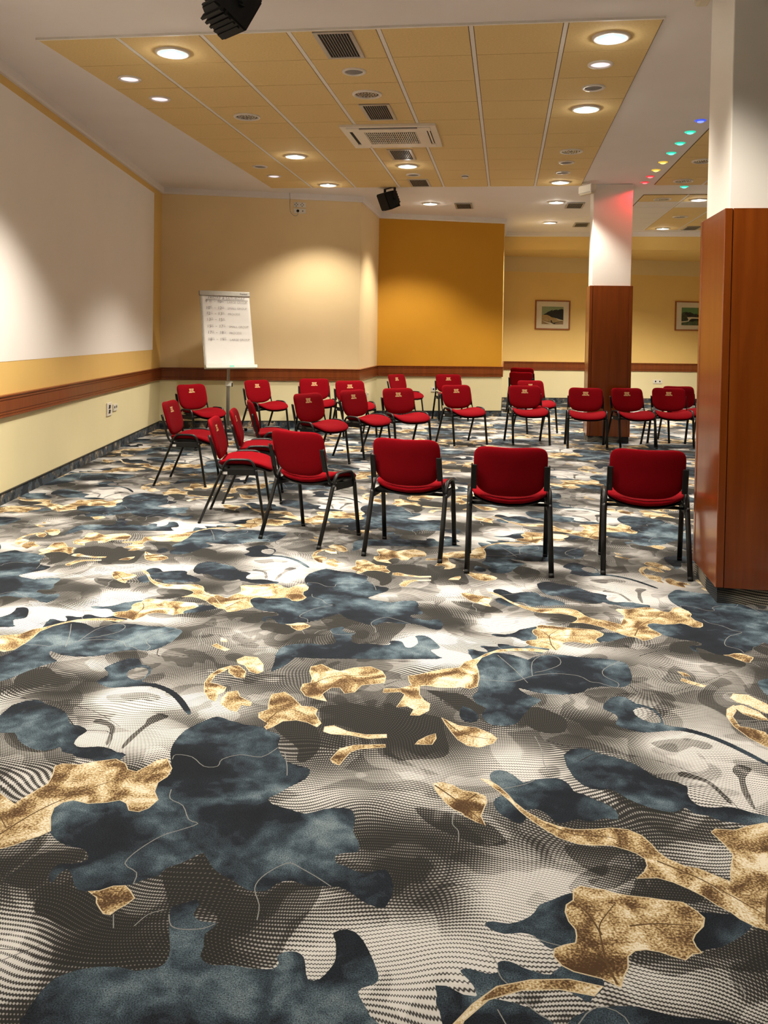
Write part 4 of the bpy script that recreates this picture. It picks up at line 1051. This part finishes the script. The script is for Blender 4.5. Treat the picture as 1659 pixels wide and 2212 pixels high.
downlight(2.85, 13.48, 'lit round downlight beyond the slim pillar, cut by the big pillar')
downlight(2.93, 16.95, 'lit round downlight right of the slim pillar near the far wall', watts=LAMP_W * 1.6, cone=132)
downlight(-2.57, 8.15, 'unlit round downlight' + YT + ' on the left', False)
downlight(-1.26, 7.47, 'unlit round downlight between the two nearest vents', False)
downlight(.69, 9.94, 'unlit round downlight in the right column of yellow tiles', False)
downlight(2.27, 10.57, 'unlit round downlight cut off by the big pillar', False)
downlight(2.30, 11.87, 'unlit round downlight right above the lone teal spotlight', False)
downlight(2.30, 13.42, 'unlit round downlight in the first yellow row beyond the slim pillar', False)
downlight(2.94, 15.34, 'unlit round downlight in the far right yellow tiles', False)
for x, y, wt in ((-1.26, 4.2, 1.0), (.47, 4.12, 1.0), (-2.56, 4.2, 1.9)):
    downlight(x, y, 'lit round downlight in the ceiling above the viewpoint', group='downlights above the viewpoint', z=(TZ if y < 3.6 else CZ - .001), watts=LAMP_W * wt, cone=114)
for x, y in ((4.2, 6.2), (4.2, 9.9), (5.6, 13.6), (4.4, 16.6), (3.2, 4.4), (3.2, 8.1)):
    downlight(x, y, 'lit round downlight in the ceiling of the hall right of the pillars', group='downlights right of the pillars', z=TZ if (5.9 < y < 12 or 13.1 < y < 17) else CZ - .001, watts=LAMP_W * (1.7 if y > 16 else 1), cone=128 if y > 16 else 110)

def disc(x, y, label, lens=False, scale=1):
    t = thing('ceiling_speaker' if not lens else 'accent_lamp', label, 'speaker' if not lens else 'ceiling lamp', (x, y, TZ - .007), 0, 'ceiling speakers' if not lens else 'dim accent lamps')
    ob('ring', SRING, t)
    ob('lens' if lens else 'grille', SLENS if lens else SDISC, t)
    return t
disc(-1.26, 6.82, 'round grey ceiling speaker just past the nearest vent')
disc(.69, 7.43, 'round dark ceiling speaker on the right between two lamps')
disc(.68, 10.56, 'round dark ceiling speaker in the right tiles, nearer of a pair')
disc(.68, 11.20, 'round dark ceiling speaker in the right tiles, farther of a pair')
disc(-1.26, 11.26, 'round ceiling speaker beyond the lamp behind the air conditioner')
disc(-3.16, 10.60, 'round brown ceiling speaker in the far left tile column')
disc(-3.19, 6.85, 'round pinkish dim lamp in the left tile column, nearest', True)
disc(-3.18, 7.46, 'round pinkish dim lamp in the left tile column, second', True)
disc(.68, 6.81, 'round pinkish dim lamp behind the large right downlight', True)
disc(-3.16, 11.26, 'round pinkish dim lamp at the far end of the left tile column', True)

t = thing('smoke_detector', 'small white smoke detector in the far yellow tiles', 'smoke detector', (-.58, 11.33, TZ))
ob('base', lathe('base', [(0, .006), (.055, .006), (.055, -.01), (.05, -.014), (0, -.014)], 'white_plastic', 24), t)
ob('head', lathe('head', [(.042, -.013), (.042, -.03), (.03, -.045), (0, -.048)], 'white_plastic', 24), t)
ob('slots', lathe('slots', [(.0425, -.018), (.0432, -.018), (.0432, -.027), (.0425, -.027)], 'dark', 24), t)

VF = bmesh.new()
for lo, hi in (((-.142, -.285, -.006), (-.112, .285, .004)), ((.112, -.285, -.006), (.142, .285, .004)), ((-.112, -.285, -.006), (.112, -.255, .004)), ((-.112, .255, -.006), (.112, .285, .004))):
    add_box(VF, lo, hi)
VFM = mesh_from(VF, 'frame', 'slat')
VBACK = box_mesh('backing', (-.113, -.256, .001), (.113, .256, .003), 'dark')
VSL = box_mesh('slat', (-.0015, -.255, -.004), (.0015, .255, .001), 'slat')
def vent(x, y, label, z=TZ):
    t = thing('ceiling_vent', label, 'vent', (x, y, z - .0045), 0, 'ceiling vents')
    ob('frame', VFM, t)
    ob('backing', VBACK, t)
    for i in range(10):
        ob('slat', VSL, t, (-.0925 + i * .0205, 0, 0))
    return t
vent(-1.255, 6.19, 'slatted ceiling vent nearest to us, at the edge of the yellow tiles')
vent(-1.25, 8.08, 'slatted ceiling vent in front of the air conditioner')
vent(-1.26, 9.99, 'slatted ceiling vent directly behind the air conditioner')
vent(-1.24, 11.86, 'slatted ceiling vent at the far edge of the yellow tiles')
vent(-.73, 14.05, 'slatted vent in the white ceiling before the orange wall', CZ - .005)
vent(1.36, 16.45, 'slatted vent in the white ceiling farthest back', CZ - .005)
vent(1.05, 14.05, 'slatted vent in the white ceiling beside the slim pillar', CZ - .005)
vent(3.45, 16.90, 'slatted vent in the far right tiles by the big pillar')

# ceiling cassette air conditioner
t = thing('air_conditioner', 'square white cassette air conditioner in the yellow tiles', 'air conditioner', (-1.235, 9.03, TZ - .0065))
H = .49
bm = bmesh.new()
def ringbox(bm, outer, inner, z0, z1):
    for lo, hi in (((-outer, -outer, z0), (-inner, outer, z1)), ((inner, -outer, z0), (outer, outer, z1)), ((-inner, -outer, z0), (inner, -inner, z1)), ((-inner, inner, z0), (inner, outer, z1))):
        add_box(bm, lo, hi)
ringbox(bm, H, .425, -.018, .006)
ringbox(bm, .385, .27, -.026, .006)
for s in (-1, 1):
    for c in (-1, 1):
        add_box(bm, (min(c * .30, c * .43), min(s * .384, s * .43), -.026), (max(c * .30, c * .43), max(s * .384, s * .43), .006))
        add_box(bm, (min(c * .384, c * .43), min(s * .30, s * .384), -.026), (max(c * .384, c * .43), max(s * .30, s * .384), .006))
ob('panel', mesh_from(bm, 'panel', 'white_plastic'), t)
slot = box_mesh('air_slot', (-.30, -.021, -.015), (.30, .021, .004), 'dark')
flap = box_mesh('flap', (-.295, -.010, -.022), (.295, .008, -.0155), 'white_plastic')
for k in range(4):
    s = ob('air_slot', slot, t, (.405 * math.cos(k * math.pi / 2), .405 * math.sin(k * math.pi / 2), 0), k * math.pi / 2 + math.pi / 2)
    if k in (0, 1):
        ob('flap', flap, s)
ob('intake', box_mesh('intake', (-.272, -.272, .0), (.272, .272, .004), 'dark'), t)
gs = box_mesh('grille_slat', (-.0042, -.27, -.024), (.0042, .27, -.020), 'white_plastic')
for i in range(26):
    ob('grille_slat', gs, t, (-.26 + i * .0208, 0, 0))
gb = box_mesh('grille_bar', (-.27, -.003, -.0195), (.27, .003, -.014), 'white_plastic')
for i in range(6):
    ob('grille_bar', gb, t, (0, -.225 + i * .09, 0))

# coloured LED spots along the beam
def led(x, y, col, label, power):
    n = 'led_' + '%02d%02d%02d' % tuple(int(c * 99) for c in col)
    if n not in M:
        M[n] = mat(n, tuple(c * .6 for c in col), .3, emit=tuple(.8 * c + .12 for c in col), estr=1.25, noise=.02, nscale=50)
        M[n + '_halo'] = mat(n + '_halo', tuple(c * .5 + .05 for c in col), .4, emit=col, estr=.45, noise=.02, nscale=50)
    t = thing('led_spotlight', label, 'spotlight', (x, y, CZ - .001), 0, 'coloured ceiling spotlights')
    ob('rim', lathe('rim', [(.055, .004), (.055, -.003), (.045, -.010), (.036, -.012), (.034, .002)], M[n + '_halo'], 24), t)
    ob('bulb', lathe('bulb', [(.034, -.004), (.03, -.016), (.015, -.022), (0, -.023)], M[n], 24), t)
    ld = bpy.data.lights.new('led_beam', 'SPOT')
    ld.energy = power
    ld.spot_size = math.radians(165)
    ld.spot_blend = .25
    ld.color = col
    ld.shadow_soft_size = .03
    lo = bpy.data.objects.new('beam', ld)
    C.objects.link(lo)
    lo.parent = t
    lo.location = (0, 0, -.06)
BLUE, TEAL, YEL, RED = (.05, .12, 1.0), (.02, .95, .62), (1.0, .68, .06), (1.0, .03, .05)
led(1.83, 8.68, BLUE, 'blue ceiling spotlight, nearest of the coloured row', .6)
led(1.83, 9.15, TEAL, 'teal ceiling spotlight right after the blue one', .6)
led(1.83, 9.66, TEAL, 'teal ceiling spotlight, middle of the three in the row', .6)
led(1.83, 10.16, TEAL, 'teal ceiling spotlight next to the yellow ones', .6)
led(1.83, 10.68, YEL, 'yellow ceiling spotlight, nearer of two', .6)
led(1.83, 11.17, YEL, 'yellow ceiling spotlight, farther of two', .6)
led(1.83, 11.60, RED, 'red ceiling spotlight, nearer of two', 3.5)
led(1.83, 12.03, RED, 'red ceiling spotlight touching the slim pillar', 7.0)
led(2.42, 12.40, TEAL, 'lone teal ceiling spotlight beyond the coloured row', .6)

# ================================================================== hanging loudspeakers
def loudspeaker(loc, rz, pitch, label, roll=0):
    """body: front baffle towards +y, tapering to the back; hung by a yoke"""
    t = thing('loudspeaker', label, 'loudspeaker', loc, rz, 'black hanging loudspeakers')
    e = Matrix.Rotation(pitch, 4, 'X') @ Matrix.Rotation(roll, 4, 'Y')
    W, Hh, D = .13, .125, .22
    bm = bmesh.new()
    n = 9
    prof = []
    for i in range(n):                       # curved back
        a = i / (n - 1)
        y = D * .5 - a * D
        w_ = W * (1 - .42 * a ** 1.8)
        h_ = Hh * (1 - .22 * a ** 2)
        prof.append((y, w_, h_))
    rings = [[bm.verts.new((sx * w_, y, sz * h_)) for sx, sz in ((-1, -1), (1, -1), (1, 1), (-1, 1))] for y, w_, h_ in prof]
    for a, b in zip(rings, rings[1:]):
        for k in range(4):
            bm.faces.new((a[k], a[(k + 1) % 4], b[(k + 1) % 4], b[k]))
    bm.faces.new(rings[0]); bm.faces.new(rings[-1][::-1])
    bmesh.ops.recalc_face_normals(bm, faces=bm.faces[:])
    bmesh.ops.bevel(bm, geom=[x for x in bm.edges if abs(x.verts[0].co.y - x.verts[1].co.y) > .005], offset=.012, segments=2, affect='EDGES')
    bmesh.ops.transform(bm, matrix=e, verts=bm.verts)
    ob('cabinet', mesh_from(bm, 'cabinet', 'black_plastic'), t)
    bm = bmesh.new()
    add_box(bm, (-W * .92, D * .5, -Hh * .93), (W * .92, D * .5 + .012, Hh * .93))
    bmesh.ops.recalc_face_normals(bm, faces=bm.faces[:])
    bmesh.ops.bevel(bm, geom=bm.edges[:], offset=.006, segments=2, affect='EDGES')
    bmesh.ops.transform(bm, matrix=e, verts=bm.verts)
    ob('front_grille', mesh_from(bm, 'front_grille', 'black_plastic'), t)
    bm = bmesh.new()                          # cooling ribs at the back
    for i in range(5):
        add_box(bm, (-W * .5, -D * .5 - .014, -.085 + i * .038), (W * .5, -D * .5 + .01, -.07 + i * .038))
        add_box(bm, (-W * .8, -.075 + i * .035, -Hh - .009), (W * .8, -.058 + i * .035, -Hh + .03))
    bmesh.ops.transform(bm, matrix=e, verts=bm.verts)
    ob('rear_ribs', mesh_from(bm, 'rear_ribs', 'black_plastic'), t)
    bm = bmesh.new()
    for s in (-1, 1):
        add_box(bm, (s * (W + .012) - .004, -.018, -.03), (s * (W + .012) + .004, .018, Hh + .045))
    add_box(bm, (-W - .016, -.018, Hh + .037), (W + .016, .018, Hh + .045))
    ob('yoke', mesh_from(bm, 'yoke', 'black_metal'), t)
    bm = bmesh.new()
    for s in (-1, 1):
        bmesh.ops.create_cone(bm, cap_ends=True, segments=14, radius1=.02, radius2=.02, depth=.02, matrix=Matrix.Translation((s * (W + .02), 0, 0)) @ Matrix.Rotation(math.pi / 2, 4, 'Y'))
    ob('knob', mesh_from(bm, 'knob', 'black_plastic'), t)
    return t
SPK = []
SPK.append(loudspeaker((-1.72, 12.32, CZ - .171), math.radians(128), math.radians(-24), 'black loudspeaker hanging over the corner by the orange wall', math.radians(0)))
SPK.append(loudspeaker((-1.70, 5.0, CZ - .171), math.radians(-38), math.radians(-30), 'black loudspeaker hanging from the ceiling at the top edge, nearest to us'))
bm = bmesh.new()
tube_bm(bm, smooth_path([(-.10, -.02, .25), (-.155, -.02, .18), (-.16, -.04, .1), (-.11, -.07, .05)], 4), .003, .003, (1, 0, 0), 6)
ob('cable', mesh_from(bm, 'cable', 'black_plastic', True), SPK[1])

# emergency light boxes on the pillars
def emergency(loc, rz, label):
    t = thing('emergency_light', label, 'emergency light', loc, rz, 'emergency lights on the pillars')
    bm = bmesh.new()
    add_box(bm, (-.15, -.045, -.055), (.15, .045, .055))
    bmesh.ops.recalc_face_normals(bm, faces=bm.faces[:])
    bmesh.ops.bevel(bm, geom=bm.edges[:], offset=.01, segments=2, affect='EDGES')
    ob('housing', mesh_from(bm, 'housing', 'white_plastic'), t)
    ob('diffuser', box_mesh('diffuser', (-.14, -.035, -.075), (.14, .035, -.054), 'matboard', .012), t)
    bm = bmesh.new()
    add_box(bm, (-.05, .03, .0), (.05, .075, .02)); add_box(bm, (-.05, .07, -.03), (.05, .078, .05))
    ob('bracket', mesh_from(bm, 'bracket', 'slat'), t)
    return t
emergency((1.06, 11.98, 3.49), math.radians(-60), 'white box light at the top left of the slim pillar')
emergency((1.105, 5.16, 3.56 - .06), math.radians(-90), 'white box light at the top left of the big pillar, cut by the frame')

# ================================================================== flip chart
a = math.radians(39.6); tl = math.radians(13.5)
rx = Vector((math.cos(a), math.sin(a), 0)); nn = Vector((math.sin(a), -math.cos(a), 0)); up = Vector((0, 0, 1)) * math.cos(tl) - nn * math.sin(tl); nf = rx.cross(up)
FC = thing('flip_chart', 'white flip chart with handwritten schedule on a single pole in the corner', 'flip chart', (-4.005, 11.97, 0))
org = Vector((-3.927, 11.81, .976)) - Vector((-4.005, 11.97, 0))
bas = Matrix((rx, up, nf)).transposed().to_4x4()
bas.translation = org
BW_, BH = .762, 1.098
def fcob(name, me, parent=FC):
    me.transform(bas)
    return ob(name, me, parent)
fcob('board', box_mesh('board', (-BW_ / 2, -.01, -.02), (BW_ / 2, BH, -.004), 'tray'))
fcob('header_bar', box_mesh('header_bar', (-BW_ / 2 - .008, BH - .075, -.022), (BW_ / 2 + .004, BH, .022), 'alu', .008))
tr = fcob('pen_tray', box_mesh('pen_tray', (-BW_ / 2 - .005, -.055, -.02), (BW_ / 2 + .012, -.005, .07), 'tray', .006))
M['tray_light'] = mat('tray_window', (.25, .75, .62), .3, noise=.03, nscale=30)
fcob('level_window', box_mesh('level_window', (-.035, -.042, .068), (.035, -.018, .0715), 'tray_light'), tr)
# pad: slightly wavy sheet
bm = bmesh.new()
nx, ny = 22, 34
g = [[None] * (ny + 1) for _ in range(nx + 1)]
for i in range(nx + 1):
    for j in range(ny + 1):
        u = i / nx; v = j / ny
        x = -BW_ / 2 + .008 + u * (BW_ - .020); y = -.004 + v * (BH - .062)
        wv = .004 * math.sin(9 * u + 3 * v) * (1 - v) + .010 * (1 - v) ** 2 * math.sin(5 * u + 2) ** 2 + .006 * max(0, .35 - v) * math.sin(20 * u + 14 * v)
        g[i][j] = bm.verts.new((x, y, .006 + max(0, wv)))
for i in range(nx):
    for j in range(ny):
        bm.faces.new((g[i][j], g[i + 1][j], g[i + 1][j + 1], g[i][j + 1]))
ex = bmesh.ops.extrude_face_region(bm, geom=bm.faces[:])
for v in ex['geom']:
    if isinstance(v, bmesh.types.BMVert):
        v.co.z = -.003
pdm = mesh_from(bm, 'paper_pad', 'paper', True)
pad_ob = fcob('paper_pad', pdm)
PW = BW_ - .02
def put_text(body, x, y, size, rot=0, shear=.1, parent=pad_ob, name='writing', m='ink', spacing=1.0, z=.0155, bold=-.0008):
    tm = text_mesh(body, size, m, 'LEFT', shear, 0, spacing, bold)
    tm.transform(Matrix.Translation((x, y, z)) @ Matrix.Rotation(rot, 4, 'Z'))
    return fcob(name, tm, parent)
X0 = -PW / 2
def Yp(v):   # v: pixel row in the photo's chart, 627 top .. 797 bottom
    return 1.153 * (797 - v) / 167.5 - .055
def Xp(u):   # u: 0..1 across the sheet
    return X0 + u * PW
put_text('FRIDAY & SATURDAY', Xp(.14), Yp(647), .058, -.015, .15, spacing=1.02)
bm = bmesh.new(); add_box(bm, (Xp(.10), Yp(649.5), .0148), (Xp(.97), Yp(648.8), .0152)); fcob('underline', mesh_from(bm, 'underline', 'ink'), pad_ob)
rows = [(656, '9', '00', '10', '30', 'LARGE GROUP'), (669.5, '10', '45', '12', '15', 'SMALL GROUP'), (682, '12', '15', '13', '00', 'PROCESS'), (695, '13', '00', '15', '30', ''), (709.5, '15', '30', '17', '15', 'SMALL GROUP'), (723, '17', '30', '18', '15', 'PROCESS'), (737.5, '18', '30', '19', '30', 'LARGE GROUP')]
for py, h1, q1, h2, q2, word in rows:
    y = Yp(py)
    for hx_, h_, q_ in ((.08, h1, q1), (.32, h2, q2)):
        put_text(h_, Xp(hx_), y, .064)
        put_text(q_, Xp(hx_ + .085), y + .024, .034)
        bm = bmesh.new(); add_box(bm, (Xp(hx_ + .085), y + .014, .0148), (Xp(hx_ + .14), y + .017, .0152)); fcob('underline', mesh_from(bm, 'underline', 'ink'), pad_ob)
    bm = bmesh.new(); add_box(bm, (Xp(.255), y + .018, .0148), (Xp(.285), y + .021, .0152)); fcob('dash', mesh_from(bm, 'dash', 'ink'), pad_ob)
    if word:
        put_text(word, Xp(.525), y, .046, 0, .1, spacing=1.0)
put_text('Franken', BW_ / 2 - .155, BH - .05, .036, 0, 0, FC, 'maker_mark', 'black_trim', z=.0235, bold=.0005)
# pole, clamp, five-foot base
ob('pole', tube('pole', [(0, 0, .06), (0, 0, 1.55)], .024, .024, (1, 0, 0), 'alu', 16), FC)
ob('clamp', box_mesh('clamp', (-.035, -.04, .66), (.06, .035, .735), 'tray', .008), FC)
ob('clamp_lever', box_mesh('clamp_lever', (.06, -.03, .655), (.072, -.012, .71), 'black_plastic', .003), FC)
bm = bmesh.new()
bc = org + nf * -.02 + up * .55
tube_bm(bm, [(0, 0, 1.40), (bc.x, bc.y, bc.z)], .012, .012, (1, 0, 0), 8)
ob('tilt_bracket', mesh_from(bm, 'tilt_bracket', 'alu', True), FC)
for k in range(5):
    an = k * 2 * math.pi / 5 + .35
    l = ob('base_leg', tube('base_leg', [(0, 0, .075), (.16 * math.cos(an), .16 * math.sin(an), .058), (.27 * math.cos(an), .27 * math.sin(an), .045)], .016, .011, (-math.sin(an), math.cos(an), 0), 'alu', 10), FC)
    bm = bmesh.new()
    bmesh.ops.create_cone(bm, cap_ends=True, segments=16, radius1=.024, radius2=.024, depth=.02, matrix=Matrix.Translation((.262 * math.cos(an), .262 * math.sin(an), .024)) @ Matrix.Rotation(an, 4, 'Z') @ Matrix.Rotation(math.pi / 2, 4, 'X'))
    ob('castor', mesh_from(bm, 'castor', 'black_plastic'), l)

# ================================================================== pictures on the far wall
db = (PF - PE).normalized(); angb = math.atan2(db.y, db.x)
M['p_sky1'] = mat('print_sky', (.22, .28, .16), .7, noise=.05, nscale=8)
M['p_dark'] = mat('print_dark', (.012, .012, .008), .7, noise=.2, nscale=30)
M['p_field'] = mat('print_field', (.34, .24, .10), .7, noise=.2, nscale=14)
M['p_field2'] = mat('print_field_b', (.26, .18, .08), .7, noise=.2, nscale=14)
M['p_path'] = mat('print_path', (.62, .56, .42), .7, noise=.05, nscale=20)
M['p_sky2'] = mat('print_sky_green', (.10, .22, .09), .7, noise=.06, nscale=8)
M['p_tree'] = mat('print_tree', (.045, .055, .028), .7, noise=.5, nscale=26)
M['p_tree2'] = mat('print_tree_dark', (.022, .022, .015), .7, noise=.5, nscale=26)
M['p_water'] = mat('print_water', (.07, .10, .05), .7, noise=.3, nscale=20)
def picture(px, py, z, w, h, label, layers, sky):
    t = thing('framed_picture', label, 'picture', (px, py, z), angb, 'framed landscape prints')
    fw = .026
    bm = bmesh.new()
    for lo, hi in (((-w / 2, -.03, -h / 2), (-w / 2 + fw, 0, h / 2)), ((w / 2 - fw, -.03, -h / 2), (w / 2, 0, h / 2)), ((-w / 2 + fw, -.03, -h / 2), (w / 2 - fw, 0, -h / 2 + fw)), ((-w / 2 + fw, -.03, h / 2 - fw), (w / 2 - fw, 0, h / 2))):
        add_box(bm, lo, hi)
    ob('frame', mesh_from(bm, 'frame', 'frame_wood'), t)
    ob('mat_board', box_mesh('mat_board', (-w / 2 + fw, -.014, -h / 2 + fw), (w / 2 - fw, -.002, h / 2 - fw), 'matboard'), t)
    iw, ih = w * .62, h * .60
    bm = bmesh.new()
    mats = [sky]
    add_box(bm, (-iw / 2, -.017, -ih / 2 - .01), (iw / 2, -.0138, ih / 2 - .01), 0)
    for k, (m, pts) in enumerate(layers):
        if m not in mats:
            mats.append(m)
        vs2 = [bm.verts.new(((u - .5) * iw, -.0172 - .0003 * (k + 1), (.5 - v) * ih - .01)) for u, v in pts]
        f = bm.faces.new(vs2)
        f.material_index = mats.index(m)
    ob('print', mesh_from(bm, 'print', mats), t)
    return t
def onback(x):
    s = (x - PE.x) / db.x
    p = PE + db * s
    q = p + Vector((db.y, -db.x)) * .001
    return q.x, q.y
hill = [(.07, .47), (.12, .42), (.16, .41), (.17, .37), (.19, .40), (.22, .35), (.28, .30), (.36, .26), (.42, .22), (.45, .20), (.47, .16), (.49, .24), (.55, .20), (.60, .18), (.63, .15), (.65, .20), (.69, .14), (.72, .20), (.80, .16), (.92, .12), (1, .15), (1, .76), (.86, .72), (.70, .66), (.55, .62), (.44, .60), (.34, .52), (.24, .47)]
x, y = onback(1.013)
picture(x, y, 1.952, .805, .655, 'framed landscape print with dark wooded hill, left of the slim pillar',
        [('p_field', [(0, .5), (.08, .47), (.24, .46), (.34, .52), (.46, .60), (.62, .64), (.86, .74), (1, .76), (1, 1), (0, 1)]), ('p_dark', hill),
         ('p_field2', [(0, .82), (.2, .80), (.42, .86), (.6, .9), (.82, .84), (1, .80), (1, 1), (0, 1)]),
         ('p_path', [(.02, .82), (.12, .84), (.30, .90), (.44, .93), (.60, 1), (.42, 1), (.26, .93), (.12, .87)]),
         ('p_path', [(.66, .66), (.78, .72), (.98, .76), (.98, .79), (.80, .77), (.70, .71)]),
         ('p_dark', [(.40, .80), (.45, .75), (.49, .88), (.52, .93), (.44, .92)]),
         ('p_dark', [(.46, .95), (.62, .90), (.80, .84), (.98, .81), (.98, .825), (.80, .86), (.64, .93), (.60, .99), (.82, .985), (.82, .995), (.58, 1)])], 'p_sky1')
x, y = onback(4.19)
picture(x, y, 1.992, .82, .67, 'framed landscape print with green sky, right of the slim pillar',
        [('p_tree2', [(0, .40), (.05, .28), (.14, .26), (.24, .24), (.32, .28), (.40, .25), (.48, .30), (.60, .36), (.70, .34), (.8, .4), (.9, .36), (1, .38), (1, .6), (0, .6)]),
         ('p_water', [(0, .78), (.2, .80), (.6, .58), (1, .56), (1, 1), (0, 1)]),
         ('p_tree', [(0, .34), (.08, .30), (.16, .30), (.22, .38), (.27, .48), (.31, .58), (.32, .68), (.28, .74), (.15, .76), (0, .78)]),
         ('p_path', [(.26, .54), (.5, .53), (.9, .55), (1, .55), (1, .62), (.7, .62), (.46, .62), (.38, .70), (.34, .78), (.18, .82), (0, .85), (0, .79), (.18, .77), (.30, .75), (.33, .68)]),
         ('p_dark', [(.36, .78), (.42, .68), (.55, .62), (.8, .64), (1, .66), (1, .70), (.7, .72), (.55, .78)])], 'p_sky2')

# ================================================================== sockets
def on_wall(p, d, ang_room, z):
    return (p.x, p.y, z)
def socket(loc, rz, w, h, label, kind='double', cat='socket'):
    t = thing('wall_socket', label, cat, loc, rz, 'wall sockets')
    ob('cover', box_mesh('cover', (-w / 2, -.012, -h / 2), (w / 2, 0, h / 2), 'white_plastic', .003), t)
    def rnd(x, z, r, m='dark'):
        bm = bmesh.new()
        bmesh.ops.create_cone(bm, cap_ends=True, segments=20, radius1=r, radius2=r, depth=.004, matrix=Matrix.Translation((x, -.0125, z)) @ Matrix.Rotation(math.pi / 2, 4, 'X'))
        o = ob('outlet', mesh_from(bm, 'outlet', 'tray' if m == 'tray' else m), t)
        if m == 'tray':
            bm = bmesh.new()
            bmesh.ops.create_cone(bm, cap_ends=True, segments=16, radius1=r * .55, radius2=r * .55, depth=.004, matrix=Matrix.Translation((x, -.0145, z + r * .2)) @ Matrix.Rotation(math.pi / 2, 4, 'X'))
            ob('recess', mesh_from(bm, 'recess', 'dark'), o)
    if kind == 'double':
        rnd(-w * .24, 0, h * .36, 'tray'); rnd(w * .24, 0, h * .36, 'tray')
    elif kind == 'single':
        rnd(0, 0, h * .34, 'tray')
    elif kind == 'data':
        for z in (.028, -.028):
            ob('port', box_mesh('port', (-.03, -.0145, z - .022), (.03, -.0115, z + .022), 'dark'), t)
            bm = bmesh.new(); add_box(bm, (.03, -.0142, z + .004), (.055, -.0115, z + .01)); add_box(bm, (-.055, -.0142, z - .016), (-.03, -.0115, z - .01))
            ob('mark', mesh_from(bm, 'mark', 'dark'), t)
    elif kind == 'dots':
        for xx in (-.055, .035):
            for k in range(4):
                an = k * math.pi / 2 + math.pi / 2
                rnd(xx + .020 * math.cos(an), .022 * math.sin(an), .0075, 'ink')
    elif kind == 'tv':
        rnd(-.03, 0, .022, 'dark'); rnd(.045, 0, .010, 'ink')
    return t
angL = math.atan2((PA - PH).y, (PA - PH).x)                     # left wall, room on its right
def onleft(y):
    s = (y - PH.y) / dl.y
    p = PH + dl * s + nl * .001
    return p.x, p.y
lw_rot = math.atan2(nl.y, nl.x) + math.pi / 2
x, y = onleft(9.495)
socket((x, y, .515), lw_rot, .20, .155, 'white data plate with two dark ports, low on the left wall', 'data')
x, y = onleft(9.74)
socket((x, y, .515), lw_rot, .165, .085, 'white double socket beside the dark ports on the left wall', 'double')
dbl = (PB - PA).normalized(); nbl = Vector((dbl.y, -dbl.x)); rbl = math.atan2(nbl.y, nbl.x) + math.pi / 2
def onbl(x):
    p = PA + dbl * ((x - PA.x) / dbl.x) + nbl * .001
    return p.x, p.y
x, y = onbl(-3.175)
socket((x, y, 3.42), rbl, .185, .075, 'upper cream socket strip high on the cream wall under the cornice', 'dots')
tv = socket((x, y, 3.325), rbl, .19, .075, 'lower cream socket strip with a plugged black cable high on the wall', 'tv')
bm = bmesh.new()
tube_bm(bm, smooth_path([(-.158, -.046, .262), (-.152, -.046, .17), (-.152, -.008, .14), (-.15, -.006, .03), (-.135, -.006, -.03), (-.09, -.006, -.07), (-.055, -.006, -.078), (-.03, -.012, -.055), (-.03, -.016, -.015)], 3), .004, .004, (0, 1, 0), 6)
ob('cable', mesh_from(bm, 'cable', 'alu', True), tv)
dor = (PD - PC).normalized(); nor = Vector((dor.y, -dor.x)); ror = math.atan2(nor.y, nor.x) + math.pi / 2
p = PC + dor * ((-1.275 - PC.x) / dor.x) + nor * .001
socket((p.x, p.y, .483), ror, .085, .085, 'single white socket under the orange wall beside a chair', 'single')
p = Vector((-2.27 + .0058, 13.9)) + Vector((1, 0)) * .002
socket((p.x, p.y, .455), math.pi / 2, .085, .085, 'single white socket on the narrow cream wall between the corners', 'single')
x, y = onback(3.43)
socket((x, y, .483), angb, .215, .09, 'white double socket on the far wall right of the slim pillar', 'double')
